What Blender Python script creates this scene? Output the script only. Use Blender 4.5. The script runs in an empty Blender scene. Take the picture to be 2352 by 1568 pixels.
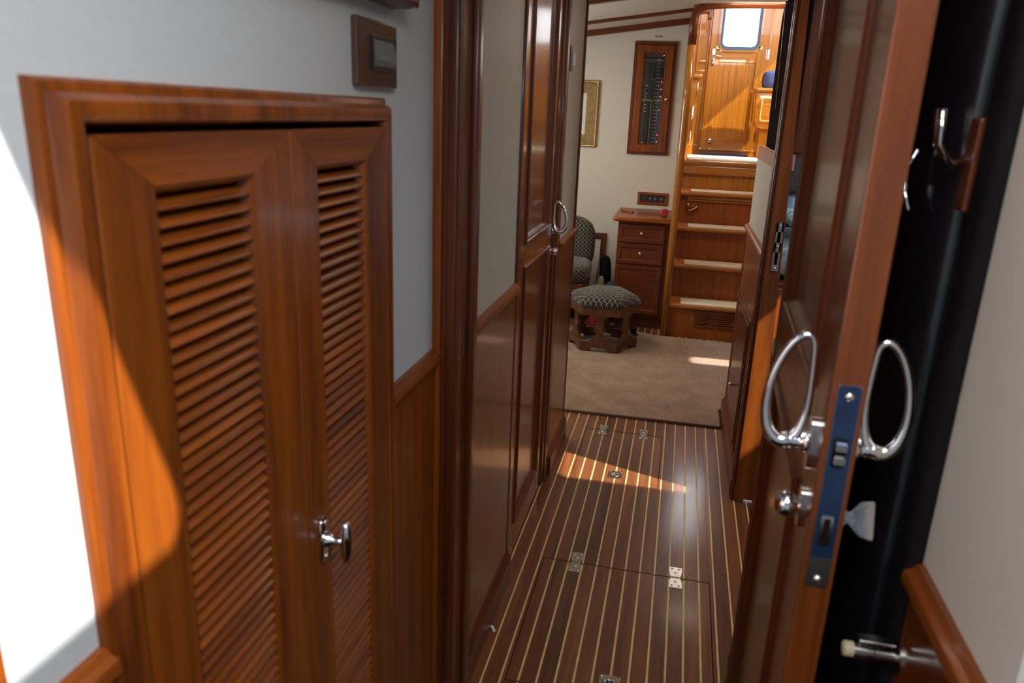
import bpy, bmesh, math, random
from mathutils import Vector, Matrix
random.seed(7)
SC = bpy.context.scene
COL = SC.collection
PI = math.pi

# ------------------------------------------------------------------ camera
cam_d = bpy.data.cameras.new('camera')
cam = bpy.data.objects.new('camera', cam_d); COL.objects.link(cam)
cam_d.sensor_width = 36.0
cam_d.lens = 26.65
cam_d.clip_start = 0.02
CM = ((0.9752991, 0.0975611, -0.1981755), (0.2178041, -0.2753474, 0.9363467), (0.0367839, -0.9563815, -0.2897953))  # rows: world x, y, z of (right, down, forward)
m3 = Matrix(((CM[0][0], -CM[0][1], -CM[0][2]), (CM[1][0], -CM[1][1], -CM[1][2]), (CM[2][0], -CM[2][1], -CM[2][2])))
m4 = m3.to_4x4(); m4.translation = Vector((0, 0, 1.5))
cam.matrix_world = m4
cam_d.dof.use_dof = True
cam_d.dof.focus_distance = 4.2
cam_d.dof.aperture_fstop = 5.6
SC.camera = cam

# ------------------------------------------------------------------ world, sun, exposure
SC.view_settings.view_transform = 'Standard'
SC.view_settings.look = 'None'
SC.view_settings.gamma = 1.0
SC.view_settings.use_curve_mapping = False
SC.view_settings.exposure = 0.0
W = bpy.data.worlds.new('world'); SC.world = W
W.use_nodes = True
bg = W.node_tree.nodes['Background']
bg.inputs['Color'].default_value = (0.90, 0.96, 1.0, 1)
bg.inputs['Strength'].default_value = 9.5

SUN_DIR = Vector((-1.0, 0.358, -1.04)).normalized()
sd = bpy.data.lights.new('sun', 'SUN'); sd.energy = 11.0; sd.angle = math.radians(0.6); sd.color = (1.0, 0.95, 0.86)
sun = bpy.data.objects.new('sun', sd); COL.objects.link(sun)
sun.rotation_euler = SUN_DIR.to_track_quat('-Z', 'Y').to_euler()
sun.location = (6, -3, 8)

def area(name, loc, aim, sx, sy, power, color):
    d = bpy.data.lights.new(name, 'AREA'); d.shape = 'RECTANGLE'; d.size = sx; d.size_y = sy
    d.energy = power; d.color = color
    o = bpy.data.objects.new(name, d); COL.objects.link(o)
    o.location = loc
    o.rotation_euler = Vector(aim).to_track_quat('-Z', 'Y').to_euler()
    return o
# portals at the real openings (deck hatches and windows): they only guide the sampling of the sky
def portal(name, loc, aim, sx, sy):
    o = area(name, loc, aim, sx, sy, 1.0, (1, 1, 1)); o.data.cycles.is_portal = True
portal('bow_hatch_portal', (0.165, -0.052, 2.058), (0, 0, -1), 0.66, 0.66)
portal('side_cabin_hatch_portal', (1.85, 2.495, 2.058), (0, 0, -1), 0.57, 0.50)
portal('saloon_window_portal', (-1.70, 4.7, 1.475), (1, 0, 0), 1.0, 0.55)
portal('pilothouse_side_portal', (1.53, 6.7, 2.475), (-1, 0, 0), 1.4, 0.85)
portal('pilothouse_front_portal', (0.75, 5.41, 2.75), (0, 1, 0), 1.6, 0.60)
# added fill lights, unseen: they brighten passage, saloon, stairs and cabins
area('passage_fill', (-0.05, 2.35, 2.07), (0, 0, -1), 0.25, 0.9, 1.3, (1.0, 0.84, 0.66))  # unseen fill added under the passage ceiling
area('saloon_fill', (-1.15, 4.5, 2.00), (0, 0, -1), 0.5, 0.6, 11.0, (1.0, 0.82, 0.60))  # added out of view to lift the saloon
area('stair_fill', (0.40, 5.22, 2.185), (0, 0.5, -1), 0.40, 0.20, 8.5, (1.0, 0.84, 0.62))  # added fill to brighten treads and upper risers
area('side_cabin_fill', (0.95, 2.75, 2.04), (0, 0.3, -1), 0.3, 0.3, 9.0, (0.90, 0.95, 1.0))  # invented fill so the berth is not too dark
area('bow_cabin_fill', (0.15, 0.55, 2.03), (0, 0.2, -1), 0.25, 0.25, 1.6, (1.0, 0.88, 0.74))  # added fill for the foreground walls, no fitting modelled

# ------------------------------------------------------------------ materials
def nmat(name):
    m = bpy.data.materials.new(name); m.use_nodes = True
    return m, m.node_tree, m.node_tree.nodes['Principled BSDF']
def plain(name, col, rough=0.5, metal=0.0, coat=0.0, noise=0.0, nscale=30.0, bump=0.0, spec=0.5, sheen=0.0):
    m, t, b = nmat(name)
    b.inputs['Roughness'].default_value = rough
    b.inputs['Metallic'].default_value = metal
    b.inputs['Coat Weight'].default_value = coat
    b.inputs['Coat Roughness'].default_value = 0.08
    b.inputs['Specular IOR Level'].default_value = spec
    b.inputs['Sheen Weight'].default_value = sheen
    tc = t.nodes.new('ShaderNodeTexCoord')
    n = t.nodes.new('ShaderNodeTexNoise'); n.inputs['Scale'].default_value = nscale; n.inputs['Detail'].default_value = 4
    t.links.new(tc.outputs['Object'], n.inputs['Vector'])
    r = t.nodes.new('ShaderNodeValToRGB')
    k = noise
    r.color_ramp.elements[0].position = 0.3; r.color_ramp.elements[1].position = 0.7
    r.color_ramp.elements[0].color = (col[0]*(1-k), col[1]*(1-k), col[2]*(1-k), 1)
    r.color_ramp.elements[1].color = (min(1, col[0]*(1+k)), min(1, col[1]*(1+k)), min(1, col[2]*(1+k)), 1)
    t.links.new(n.outputs['Fac'], r.inputs['Fac']); t.links.new(r.outputs['Color'], b.inputs['Base Color'])
    if bump:
        bp = t.nodes.new('ShaderNodeBump'); bp.inputs['Strength'].default_value = bump; bp.inputs['Distance'].default_value = 0.003
        t.links.new(n.outputs['Fac'], bp.inputs['Height']); t.links.new(bp.outputs['Normal'], b.inputs['Normal'])
    return m
def wood(name, light, dark, axis, rough=0.34, coat=0.18, vary=0.25, fine=1.0, crough=0.10):
    """Varnished wood with grain along axis 'x', 'y' or 'z'; each object gets its own offset and tone."""
    m, t, b = nmat(name)
    N, L = t.nodes, t.links
    b.inputs['Roughness'].default_value = rough
    b.inputs['Coat Weight'].default_value = coat
    b.inputs['Coat Roughness'].default_value = crough
    b.inputs['Specular IOR Level'].default_value = 0.35
    tc = N.new('ShaderNodeTexCoord'); oi = N.new('ShaderNodeObjectInfo')
    mp = N.new('ShaderNodeMapping'); mp.vector_type = 'POINT'
    s = [28.0*fine]*3; s['xyz'.index(axis)] = 1.3*fine
    mp.inputs['Scale'].default_value = s
    cx = N.new('ShaderNodeCombineXYZ'); ml = N.new('ShaderNodeMath'); ml.operation = 'MULTIPLY'; ml.inputs[1].default_value = 37.0
    L.new(oi.outputs['Random'], ml.inputs[0])
    for k in range(3): L.new(ml.outputs[0], cx.inputs[k])
    L.new(tc.outputs['Object'], mp.inputs['Vector']); L.new(cx.outputs[0], mp.inputs['Location'])
    n1 = N.new('ShaderNodeTexNoise'); n1.inputs['Scale'].default_value = 1.0; n1.inputs['Detail'].default_value = 5; n1.inputs['Roughness'].default_value = 0.62; n1.inputs['Distortion'].default_value = 0.35
    n2 = N.new('ShaderNodeTexNoise'); n2.inputs['Scale'].default_value = 5.5; n2.inputs['Detail'].default_value = 3
    L.new(mp.outputs[0], n1.inputs['Vector']); L.new(mp.outputs[0], n2.inputs['Vector'])
    a = N.new('ShaderNodeMath'); a.operation = 'MULTIPLY_ADD'; a.inputs[1].default_value = 0.28
    L.new(n2.outputs['Fac'], a.inputs[0]); 
    a2 = N.new('ShaderNodeMath'); a2.operation = 'MULTIPLY'; a2.inputs[1].default_value = 0.86
    L.new(n1.outputs['Fac'], a2.inputs[0]); L.new(a2.outputs[0], a.inputs[2])
    r = N.new('ShaderNodeValToRGB'); r.color_ramp.elements[0].position = 0.36; r.color_ramp.elements[1].position = 0.68
    r.color_ramp.elements[0].color = (*dark, 1); r.color_ramp.elements[1].color = (*light, 1)
    L.new(a.outputs[0], r.inputs['Fac'])
    hv = N.new('ShaderNodeHueSaturation')
    mr = N.new('ShaderNodeMapRange'); mr.inputs['To Min'].default_value = 1-vary; mr.inputs['To Max'].default_value = 1+vary
    L.new(oi.outputs['Random'], mr.inputs['Value']); L.new(mr.outputs[0], hv.inputs['Value'])
    L.new(r.outputs['Color'], hv.inputs['Color']); L.new(hv.outputs['Color'], b.inputs['Base Color'])
    bp = N.new('ShaderNodeBump'); bp.inputs['Strength'].default_value = 0.05; bp.inputs['Distance'].default_value = 0.002
    L.new(a.outputs[0], bp.inputs['Height']); L.new(bp.outputs['Normal'], b.inputs['Normal'])
    return m
TL, TD = (0.32, 0.078, 0.008), (0.105, 0.021, 0.003)
WZ = wood('teak_upright_grain', TL, TD, 'z', vary=0.12)
WY = wood('teak_fore_aft_grain', TL, TD, 'y', vary=0.12)
PWZ = wood('passage_wainscot_teak', (0.20, 0.062, 0.016), (0.11, 0.030, 0.008), 'z', vary=0.08, rough=0.28, coat=0.35)
DRZ = wood('door_teak_upright_grain', (0.205, 0.050, 0.009), (0.100, 0.022, 0.004), 'z', vary=0.08, rough=0.26, coat=0.4, crough=0.12)
DRY = wood('door_teak_fore_aft_grain', (0.205, 0.050, 0.009), (0.100, 0.022, 0.004), 'y', vary=0.08, rough=0.28, coat=0.3)
WX = wood('teak_athwart_grain', TL, TD, 'x', vary=0.12)
DL, DD = (0.155, 0.034, 0.009), (0.07, 0.014, 0.004)
DZ = wood('dark_teak_upright_grain', DL, DD, 'z', vary=0.1)
DY = wood('dark_teak_fore_aft_grain', DL, DD, 'y', vary=0.1)
DX = wood('dark_teak_athwart_grain', DL, DD, 'x', vary=0.1)
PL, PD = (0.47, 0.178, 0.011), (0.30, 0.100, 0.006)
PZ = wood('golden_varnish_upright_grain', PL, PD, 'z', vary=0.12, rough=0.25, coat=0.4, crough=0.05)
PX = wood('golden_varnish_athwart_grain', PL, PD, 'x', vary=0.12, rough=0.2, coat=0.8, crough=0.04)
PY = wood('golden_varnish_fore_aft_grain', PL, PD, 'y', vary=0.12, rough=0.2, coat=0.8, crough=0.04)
FLR = wood('floor_teak', (0.22, 0.066, 0.019), (0.085, 0.023, 0.008), 'y', rough=0.45, coat=0.45, vary=0.28, crough=0.13)
HOL = plain('holly_strip_wood', (0.80, 0.52, 0.21), 0.4, noise=0.12)
STL = wood('old_brown_oak', (0.16, 0.062, 0.024), (0.07, 0.025, 0.010), 'z', rough=0.45, coat=0.15)
WHITE = plain('white_vinyl_wall', (0.70, 0.735, 0.765), 0.55, noise=0.02, nscale=90, bump=0.05)
BEIGE = plain('beige_vinyl_wall', (0.56, 0.51, 0.42), 0.5, noise=0.03, nscale=160, bump=0.12)
CREAM = plain('cream_saloon_wall', (0.72, 0.67, 0.57), 0.6, noise=0.02, nscale=60)
CREAMR = plain('cream_vinyl_wall', (0.72, 0.66, 0.58), 0.55, noise=0.02)
PALE = plain('pale_grey_wall', (0.62, 0.65, 0.64), 0.6, noise=0.02)
CHROME = plain('chrome', (0.86, 0.86, 0.88), 0.07, metal=1.0)
SATIN = plain('brushed_steel', (0.50, 0.48, 0.45), 0.22, metal=1.0, noise=0.08, nscale=200)
BRASS = plain('aged_brass', (0.60, 0.42, 0.20), 0.3, metal=1.0)
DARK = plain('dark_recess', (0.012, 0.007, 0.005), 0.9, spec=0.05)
BLACK = plain('black_plastic', (0.012, 0.012, 0.014), 0.35, noise=0.1)
BLACKG = plain('black_oilskin', (0.006, 0.006, 0.008), 0.26, noise=0.2, spec=0.9)
TVK = plain('dark_television_shell', (0.010, 0.005, 0.005), 0.9, spec=0.03)
BLACKM = plain('matt_black_cloth', (0.006, 0.005, 0.006), 0.75, noise=0.2, spec=0.15)
GREYP = plain('grey_plastic', (0.16, 0.17, 0.18), 0.3, coat=0.3)
WPLAS = plain('white_plastic', (0.80, 0.80, 0.78), 0.4)
PANELK = plain('panel_black', (0.03, 0.032, 0.035), 0.5, noise=0.15, nscale=200)
LABEL = plain('pale_print', (0.34, 0.37, 0.36), 0.6)
GOLD = plain('antique_gold', (0.42, 0.27, 0.09), 0.38, metal=0.55, noise=0.25, nscale=25)
GOLDD = plain('dull_gold', (0.27, 0.17, 0.055), 0.5, metal=0.3, noise=0.25, nscale=25)
NAVY = plain('navy_cloth', (0.045, 0.07, 0.20), 0.8, noise=0.1)
GASK = plain('blue_grey_rubber', (0.06, 0.11, 0.19), 0.5)
RED = plain('red_cloth', (0.36, 0.02, 0.035), 0.8, noise=0.2)
PINK = plain('magenta_plastic', (0.50, 0.03, 0.08), 0.35)
KBAG = plain('black_nylon', (0.010, 0.009, 0.012), 0.7, noise=0.3, nscale=60, spec=0.2)
BBAG = plain('grey_blue_canvas', (0.16, 0.20, 0.26), 0.85, noise=0.15)
TAN = plain('tan_canvas', (0.34, 0.29, 0.23), 0.85, noise=0.15)
MATW = plain('picture_mat', (0.80, 0.76, 0.68), 0.7)
ARTK = plain('print_dark', (0.05, 0.05, 0.05), 0.7)
ARTR = plain('print_red', (0.32, 0.03, 0.03), 0.7)
CORK = plain('cream_rubber', (0.55, 0.44, 0.28), 0.6)
ROSE = plain('pink_beige_laminate', (0.46, 0.22, 0.16), 0.4)
def pile(name, c1, c2, scale, bump, edge=None):
    m, t, b = nmat(name); N, L = t.nodes, t.links
    b.inputs['Roughness'].default_value = 0.95; b.inputs['Specular IOR Level'].default_value = 0.1
    b.inputs['Sheen Weight'].default_value = 0.3
    tc = N.new('ShaderNodeTexCoord')
    n = N.new('ShaderNodeTexNoise'); n.inputs['Scale'].default_value = scale; n.inputs['Detail'].default_value = 3
    n2 = N.new('ShaderNodeTexNoise'); n2.inputs['Scale'].default_value = 7; n2.inputs['Detail'].default_value = 3
    L.new(tc.outputs['Object'], n.inputs['Vector']); L.new(tc.outputs['Object'], n2.inputs['Vector'])
    a = N.new('ShaderNodeMath'); a.operation = 'MULTIPLY_ADD'; a.inputs[1].default_value = 0.65
    a2 = N.new('ShaderNodeMath'); a2.operation = 'MULTIPLY'; a2.inputs[1].default_value = 0.35
    L.new(n2.outputs['Fac'], a2.inputs[0]); L.new(n.outputs['Fac'], a.inputs[0]); L.new(a2.outputs[0], a.inputs[2])
    r = N.new('ShaderNodeValToRGB'); r.color_ramp.elements[0].position = 0.36; r.color_ramp.elements[1].position = 0.64
    r.color_ramp.elements[0].color = (*c1, 1); r.color_ramp.elements[1].color = (*c2, 1)
    L.new(a.outputs[0], r.inputs['Fac']); L.new(r.outputs['Color'], b.inputs['Base Color'])
    bp = N.new('ShaderNodeBump'); bp.inputs['Strength'].default_value = bump; bp.inputs['Distance'].default_value = 0.006
    L.new(n.outputs['Fac'], bp.inputs['Height']); L.new(bp.outputs['Normal'], b.inputs['Normal'])
    return m
CARPET = pile('taupe_carpet_pile', (0.20, 0.122, 0.080), (0.45, 0.30, 0.205), 150, 0.6)
BIND = plain('carpet_binding', (0.16, 0.10, 0.065), 0.9, noise=0.2, nscale=200)
PAD = pile('ivory_tread_carpet', (0.72, 0.64, 0.52), (0.90, 0.84, 0.73), 260, 0.5)
def lattice():
    """Black fabric woven with a pale diamond lattice, laid on the box-projected UV."""
    m, t, b = nmat('diamond_lattice_fabric'); N, L = t.nodes, t.links
    b.inputs['Roughness'].default_value = 0.85; b.inputs['Sheen Weight'].default_value = 0.2
    uv = N.new('ShaderNodeUVMap'); sx = N.new('ShaderNodeSeparateXYZ'); L.new(uv.outputs[0], sx.inputs[0])
    def mth(op, a, bb=None, c=None):
        n = N.new('ShaderNodeMath'); n.operation = op
        for k, v in enumerate((a, bb, c)):
            if v is None: continue
            if isinstance(v, (int, float)): n.inputs[k].default_value = v
            else: L.new(v, n.inputs[k])
        return n.outputs[0]
    u, v = sx.outputs[0], sx.outputs[1]
    su = mth('MULTIPLY', mth('SINE', mth('MULTIPLY', v, 2*PI)), 0.05)
    p = mth('PINGPONG', mth('ADD', mth('ADD', u, v), su), 0.5)
    q = mth('PINGPONG', mth('SUBTRACT', mth('SUBTRACT', u, v), su), 0.5)
    d = mth('MINIMUM', p, q)
    ln = mth('LESS_THAN', d, 0.058)
    mx = N.new('ShaderNodeMix'); mx.data_type = 'RGBA'
    mx.inputs[6].default_value = (0.010, 0.009, 0.012, 1); mx.inputs[7].default_value = (0.27, 0.24, 0.175, 1)
    L.new(ln, mx.inputs[0]); L.new(mx.outputs[2], b.inputs['Base Color'])
    return m
LATT = lattice()
def floral():
    m, t, b = nmat('blue_leaf_print_cotton'); N, L = t.nodes, t.links
    b.inputs['Roughness'].default_value = 0.9
    tc = N.new('ShaderNodeTexCoord')
    w = N.new('ShaderNodeTexVoronoi'); w.inputs['Scale'].default_value = 22; w.feature = 'DISTANCE_TO_EDGE'
    n = N.new('ShaderNodeTexNoise'); n.inputs['Scale'].default_value = 9
    L.new(tc.outputs['Object'], w.inputs['Vector']); L.new(tc.outputs['Object'], n.inputs['Vector'])
    a = N.new('ShaderNodeMath'); a.operation = 'MULTIPLY_ADD'; a.inputs[1].default_value = 1.4; a.inputs[2].default_value = 0.0
    L.new(w.outputs['Distance'], a.inputs[0])
    s = N.new('ShaderNodeMath'); s.operation = 'ADD'; L.new(a.outputs[0], s.inputs[0]); L.new(n.outputs['Fac'], s.inputs[1])
    r = N.new('ShaderNodeValToRGB'); e = r.color_ramp.elements
    e[0].position = 0.45; e[0].color = (0.66, 0.78, 0.86, 1); e[1].position = 0.95; e[1].color = (0.20, 0.35, 0.58, 1)
    L.new(s.outputs[0], r.inputs['Fac']); L.new(r.outputs['Color'], b.inputs['Base Color'])
    return m
FLORAL = floral()
def glass(name, col=(1, 1, 1), rough=0.0):
    m, t, b = nmat(name)
    b.inputs['Base Color'].default_value = (*col, 1); b.inputs['Transmission Weight'].default_value = 1.0
    b.inputs['Roughness'].default_value = rough; b.inputs['IOR'].default_value = 1.45
    return m
GLASS = glass('clear_glass')
def lamp(name, col, s):
    m, t, b = nmat(name); b.inputs['Base Color'].default_value = (*col, 1)
    b.inputs['Emission Color'].default_value = (*col, 1); b.inputs['Emission Strength'].default_value = s
    return m
LED = lamp('red_led', (1.0, 0.06, 0.10), 3.0)

# ------------------------------------------------------------------ mesh helpers
ORG = {}
class MB:
    def __init__(s): s.bm = bmesh.new()
    def box(s, x0, x1, y0, y1, z0, z1, bev=0.0, seg=1):
        x0, x1 = sorted((x0, x1)); y0, y1 = sorted((y0, y1)); z0, z1 = sorted((z0, z1))
        g = bmesh.ops.create_cube(s.bm, size=1.0)['verts']
        for v in g:
            v.co = Vector((x0 + (v.co.x+.5)*(x1-x0), y0 + (v.co.y+.5)*(y1-y0), z0 + (v.co.z+.5)*(z1-z0)))
        if bev:
            es = list({e for v in g for e in v.link_edges})
            bmesh.ops.bevel(s.bm, geom=es, offset=min(bev, .49*min(x1-x0, y1-y0, z1-z0)), segments=seg, affect='EDGES', profile=0.5)
        return s
    def prism(s, poly, axis, a0, a1, bev=0.0):
        def P(p, a):
            if axis == 'x': return (a, p[0], p[1])
            if axis == 'y': return (p[0], a, p[1])
            return (p[0], p[1], a)
        n = len(poly)
        A = [s.bm.verts.new(P(p, a0)) for p in poly]; B = [s.bm.verts.new(P(p, a1)) for p in poly]
        fs = [s.bm.faces.new(A), s.bm.faces.new(B[::-1])]
        for i in range(n): fs.append(s.bm.faces.new((A[i], B[i], B[(i+1) % n], A[(i+1) % n])))
        bmesh.ops.recalc_face_normals(s.bm, faces=fs)
        if bev:
            es = list({e for f in fs[:2] for e in f.edges})
            bmesh.ops.bevel(s.bm, geom=es, offset=bev, segments=2, affect='EDGES', profile=0.5)
        return s
    def ring(s, outer, inner, axis, a0, a1):
        """A flat ring between two closed outlines with the same number of points."""
        def P(p, a):
            if axis == 'x': return (a, p[0], p[1])
            if axis == 'y': return (p[0], a, p[1])
            return (p[0], p[1], a)
        n = len(outer)
        V = [[s.bm.verts.new(P(p, a)) for p in o] for o, a in ((outer, a0), (outer, a1), (inner, a1), (inner, a0))]
        fs = []
        for k in range(4):
            A, B = V[k], V[(k+1) % 4]
            for i in range(n): fs.append(s.bm.faces.new((A[i], A[(i+1) % n], B[(i+1) % n], B[i])))
        bmesh.ops.recalc_face_normals(s.bm, faces=fs)
        return s
    def tube(s, pts, r, closed=False, seg=10, flat=1.0, nrm=None):
        pts = [Vector(p) for p in pts]; n = len(pts)
        rr = r if isinstance(r, (list, tuple)) else [r]*n
        rings = []
        prev = None
        for i, p in enumerate(pts):
            if closed: d = pts[(i+1) % n] - pts[i-1]
            else: d = pts[min(i+1, n-1)] - pts[max(i-1, 0)]
            d.normalize()
            if nrm is not None: u = Vector(nrm) - d*Vector(nrm).dot(d)
            elif prev is None:
                u = Vector((0, 0, 1)) - d*d.z
                if u.length < 1e-3: u = Vector((1, 0, 0)) - d*d.x
            else: u = prev - d*prev.dot(d)
            u.normalize(); prev = u; w = d.cross(u)
            rings.append([s.bm.verts.new(p + u*math.cos(2*PI*k/seg)*rr[i]*flat + w*math.sin(2*PI*k/seg)*rr[i]) for k in range(seg)])
        fs = []
        m = n if closed else n-1
        for i in range(m):
            A, B = rings[i], rings[(i+1) % n]
            for k in range(seg): fs.append(s.bm.faces.new((A[k], A[(k+1) % seg], B[(k+1) % seg], B[k])))
        if not closed: fs += [s.bm.faces.new(rings[0]), s.bm.faces.new(rings[-1][::-1])]
        bmesh.ops.recalc_face_normals(s.bm, faces=fs)
        return s
    def lathe(s, prof, c, axis='z', seg=16):
        """prof: (radius, height along axis) from one end to the other."""
        c = Vector(c); ax = {'x': Vector((1, 0, 0)), 'y': Vector((0, 1, 0)), 'z': Vector((0, 0, 1)), '-x': Vector((-1, 0, 0)), '-y': Vector((0, -1, 0)), '-z': Vector((0, 0, -1))}[axis]
        u = ax.orthogonal().normalized(); w = ax.cross(u)
        rings = []
        for r, h in prof:
            r = max(r, 1e-5)
            rings.append([s.bm.verts.new(c + ax*h + (u*math.cos(2*PI*k/seg) + w*math.sin(2*PI*k/seg))*r) for k in range(seg)])
        fs = []
        for A, B in zip(rings, rings[1:]):
            for k in range(seg): fs.append(s.bm.faces.new((A[k], A[(k+1) % seg], B[(k+1) % seg], B[k])))
        fs += [s.bm.faces.new(rings[0]), s.bm.faces.new(rings[-1][::-1])]
        bmesh.ops.recalc_face_normals(s.bm, faces=fs)
        return s
    def blob(s, c, r, sub=3, lump=0.0, seed=0):
        g = bmesh.ops.create_icosphere(s.bm, subdivisions=sub, radius=1.0)['verts']
        rnd = random.Random(seed); ph = [rnd.uniform(0, 6) for _ in range(6)]
        for v in g:
            k = 1 + lump*(math.sin(3.1*v.co.x+ph[0])*math.sin(2.7*v.co.y+ph[1]) + .6*math.sin(5.3*v.co.z+ph[2]+2*v.co.x) + .4*math.sin(8*v.co.y+ph[3]))
            v.co = Vector((c[0]+v.co.x*r[0]*k, c[1]+v.co.y*r[1]*k, c[2]+v.co.z*r[2]*k))
        return s
    def cushion(s, x0, x1, y0, y1, z0, z1, p=4.0, n=14, puff=0.0):
        """A soft box (superellipsoid)."""
        g = bmesh.ops.create_uvsphere(s.bm, u_segments=n*2, v_segments=n, radius=1.0)['verts']
        def f(a): return math.copysign(abs(a)**(2/p), a)
        for v in g:
            d = v.co.normalized(); 
            k = (abs(d.x)**p + abs(d.y)**p + abs(d.z)**p)**(-1/p)
            q = d*k
            v.co = Vector(((x0+x1)/2+q.x*(x1-x0)/2, (y0+y1)/2+q.y*(y1-y0)/2, (z0+z1)/2+q.z*(z1-z0)/2*(1+puff*(1-q.x*q.x)*(1-q.y*q.y))))
        return s
    def rot(s, M):
        bmesh.ops.transform(s.bm, matrix=M, verts=s.bm.verts); return s
    def build(s, name, mat, parent=None, smooth=False, base=None, uv=0.0):
        bm = s.bm
        off = ORG[parent.name] if parent is not None else None
        if off is None:
            if base is None:
                lo = [min(v.co[k] for v in bm.verts) for k in range(3)]; hi = [max(v.co[k] for v in bm.verts) for k in range(3)]
                base = ((lo[0]+hi[0])/2, (lo[1]+hi[1])/2, lo[2])
            off = Vector(base)
        for v in bm.verts: v.co -= off
        if uv:
            ul = bm.loops.layers.uv.new('UVMap'); bm.normal_update()
            for f in bm.faces:
                n = f.normal; k = max(range(3), key=lambda q: abs(n[q]))
                for l in f.loops:
                    c = l.vert.co
                    a, b2 = ((c.y, c.z), (c.x, c.z), (c.x, c.y))[k]
                    l[ul].uv = (a*uv, b2*uv)
        me = bpy.data.meshes.new(name); 
        if smooth:
            for f in bm.faces: f.smooth = True
        bm.to_mesh(me); bm.free()
        me.materials.append(mat)
        if smooth is not True and smooth: me.set_sharp_from_angle(angle=math.radians(smooth))
        o = bpy.data.objects.new(name, me); COL.objects.link(o)
        if parent is not None: o.parent = parent
        else: o.location = off
        ORG[o.name] = Vector(off)
        return o
def tag(o, label=None, cat=None, group=None, kind=None):
    if label: o['label'] = label
    if cat: o['category'] = cat
    if group: o['group'] = group
    if kind: o['kind'] = kind
    return o
def thing(name, label, cat, loc=(0, 0, 0), rz=0.0, group=None, kind=None, local=False):
    o = bpy.data.objects.new(name, None); COL.objects.link(o)
    o.empty_display_size = 0.05
    o.location = loc; o.rotation_euler = (0, 0, rz)
    ORG[o.name] = Vector((0, 0, 0)) if local else Vector(loc)
    return tag(o, label, cat, group, kind)
def copy_part(o, parent, loc=None):
    c = o.copy(); COL.objects.link(c); c.parent = parent
    if loc is not None: c.location = loc
    ORG[c.name] = ORG[o.name]
    return c
def rrect(x0, x1, y0, y1, r, n=5):
    p = []
    for cx, cy, a in ((x1-r, y1-r, 0), (x0+r, y1-r, 90), (x0+r, y0+r, 180), (x1-r, y0+r, 270)):
        for k in range(n+1):
            t = math.radians(a + 90*k/n); p.append((cx+r*math.cos(t), cy+r*math.sin(t)))
    return p
def B(*a, **k): return MB().box(*a, **k)
S = 'structure'
# ------------------------------------------------------------------ sweeps round a rectangle
def sweep_rect(mb, F, u0, u1, v0, v1, prof):
    """Sweep prof [(inset, height)] round the rectangle; F maps (u, v, height) to x, y, z."""
    loops = []
    for w, d in prof:
        loops.append([mb.bm.verts.new(F(*p, d)) for p in ((u0+w, v0+w), (u1-w, v0+w), (u1-w, v1-w), (u0+w, v1-w))])
    fs = []
    for A, Bq in zip(loops, loops[1:]):
        for k in range(4): fs.append(mb.bm.faces.new((A[k], A[(k+1) % 4], Bq[(k+1) % 4], Bq[k])))
    bmesh.ops.recalc_face_normals(mb.bm, faces=fs)
    return mb
def rail_prof(x, s, z1, h, p):
    """Chair-rail section: x wall face, s outward sign, z1 top, h height, p projection."""
    q = [(0, 0), (0, h), (.35*p, h), (.55*p, h*.86), (p*.9, h*.80), (p, h*.66), (p, h*.5), (p*.85, h*.38), (p*.5, h*.34), (p*.45, h*.12), (p*.3, 0)]
    return [(x+s*a, z1-h+b) for a, b in q]
def base_prof(x, s, h, p):
    q = [(0, 0), (0, h), (.3*p, h), (.55*p, h*.92), (.6*p, h*.82), (p, h*.74), (p, 0)]
    return [(x+s*a, b) for a, b in q]
def wallbox(name, *b, mat=None, label=None):
    return tag(B(*b).build(name, mat or WHITE), label, 'wall', kind=S)

# ------------------------------------------------------------------ floor: teak planks and holly strips
floor = tag(B(-2.7, 3.0, -1.3, 6.2, -0.06, -0.006).build('floor', DARK), 'teak and holly strip floor of the passage and saloon', 'floor', kind=S)
P0, PS, SW = -0.456, 0.0495, 0.0062
HATCH = {'near': (-0.346, 0.223, 1.70, 2.322), 'far': (-0.346, 0.027, 2.956, 3.518)}
Y0, Y1 = 1.2, 5.62
def runs(x0, x1, y0, y1):
    """Pieces of the strip x0..x1, y0..y1 that lie outside the hatches."""
    out = []
    cuts = [(x0, x1)]
    for a, b, _, _ in HATCH.values():
        nc = []
        for p, q in cuts:
            for e in (a, b):
                if p+.0015 < e < q-.0015: nc.append((p, e)); p = e
            nc.append((p, q))
        cuts = nc
    for p, q in cuts:
        mid = (p+q)/2; ys = [(y0, y1)]
        for a, b, c, d in HATCH.values():
            if a < mid < b:
                ny = []
                for s_, e_ in ys:
                    if e_ <= c or s_ >= d: ny.append((s_, e_)); continue
                    if s_ < c-.01: ny.append((s_, c-.0015))
                    if e_ > d+.01: ny.append((d+.0015, e_))
                ys = ny
        out += [(p, q, s_, e_) for s_, e_ in ys]
    return out
def lay(parent, x0, x1, y0, y1, kind):
    z = 0.0
    if x1-x0 < .002: return
    B(x0+.0003, x1-.0003, y0, y1, -0.007, z).build('plank' if kind else 'holly_strip', FLR if kind else HOL, parent)
i0, i1 = 0, 17
for i in range(i0-1, i1+1):
    a, b = P0+PS*i+SW/2, P0+PS*(i+1)-SW/2
    if i == i0-1: a = -0.49
    if i == i1: b = 0.425
    for r in runs(a, b, Y0, Y1): lay(floor, *r, 1)
for i in range(i0, i1+1):
    for r in runs(P0+PS*i-SW/2, P0+PS*i+SW/2, Y0, Y1): lay(floor, *r, 0)
for i in range(-9, -1):
    lay(floor, P0+PS*i+SW/2, P0+PS*(i+1)-SW/2, 4.9, 5.62, 1); lay(floor, P0+PS*i-SW/2, P0+PS*i+SW/2, 4.9, 5.62, 0)
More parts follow.
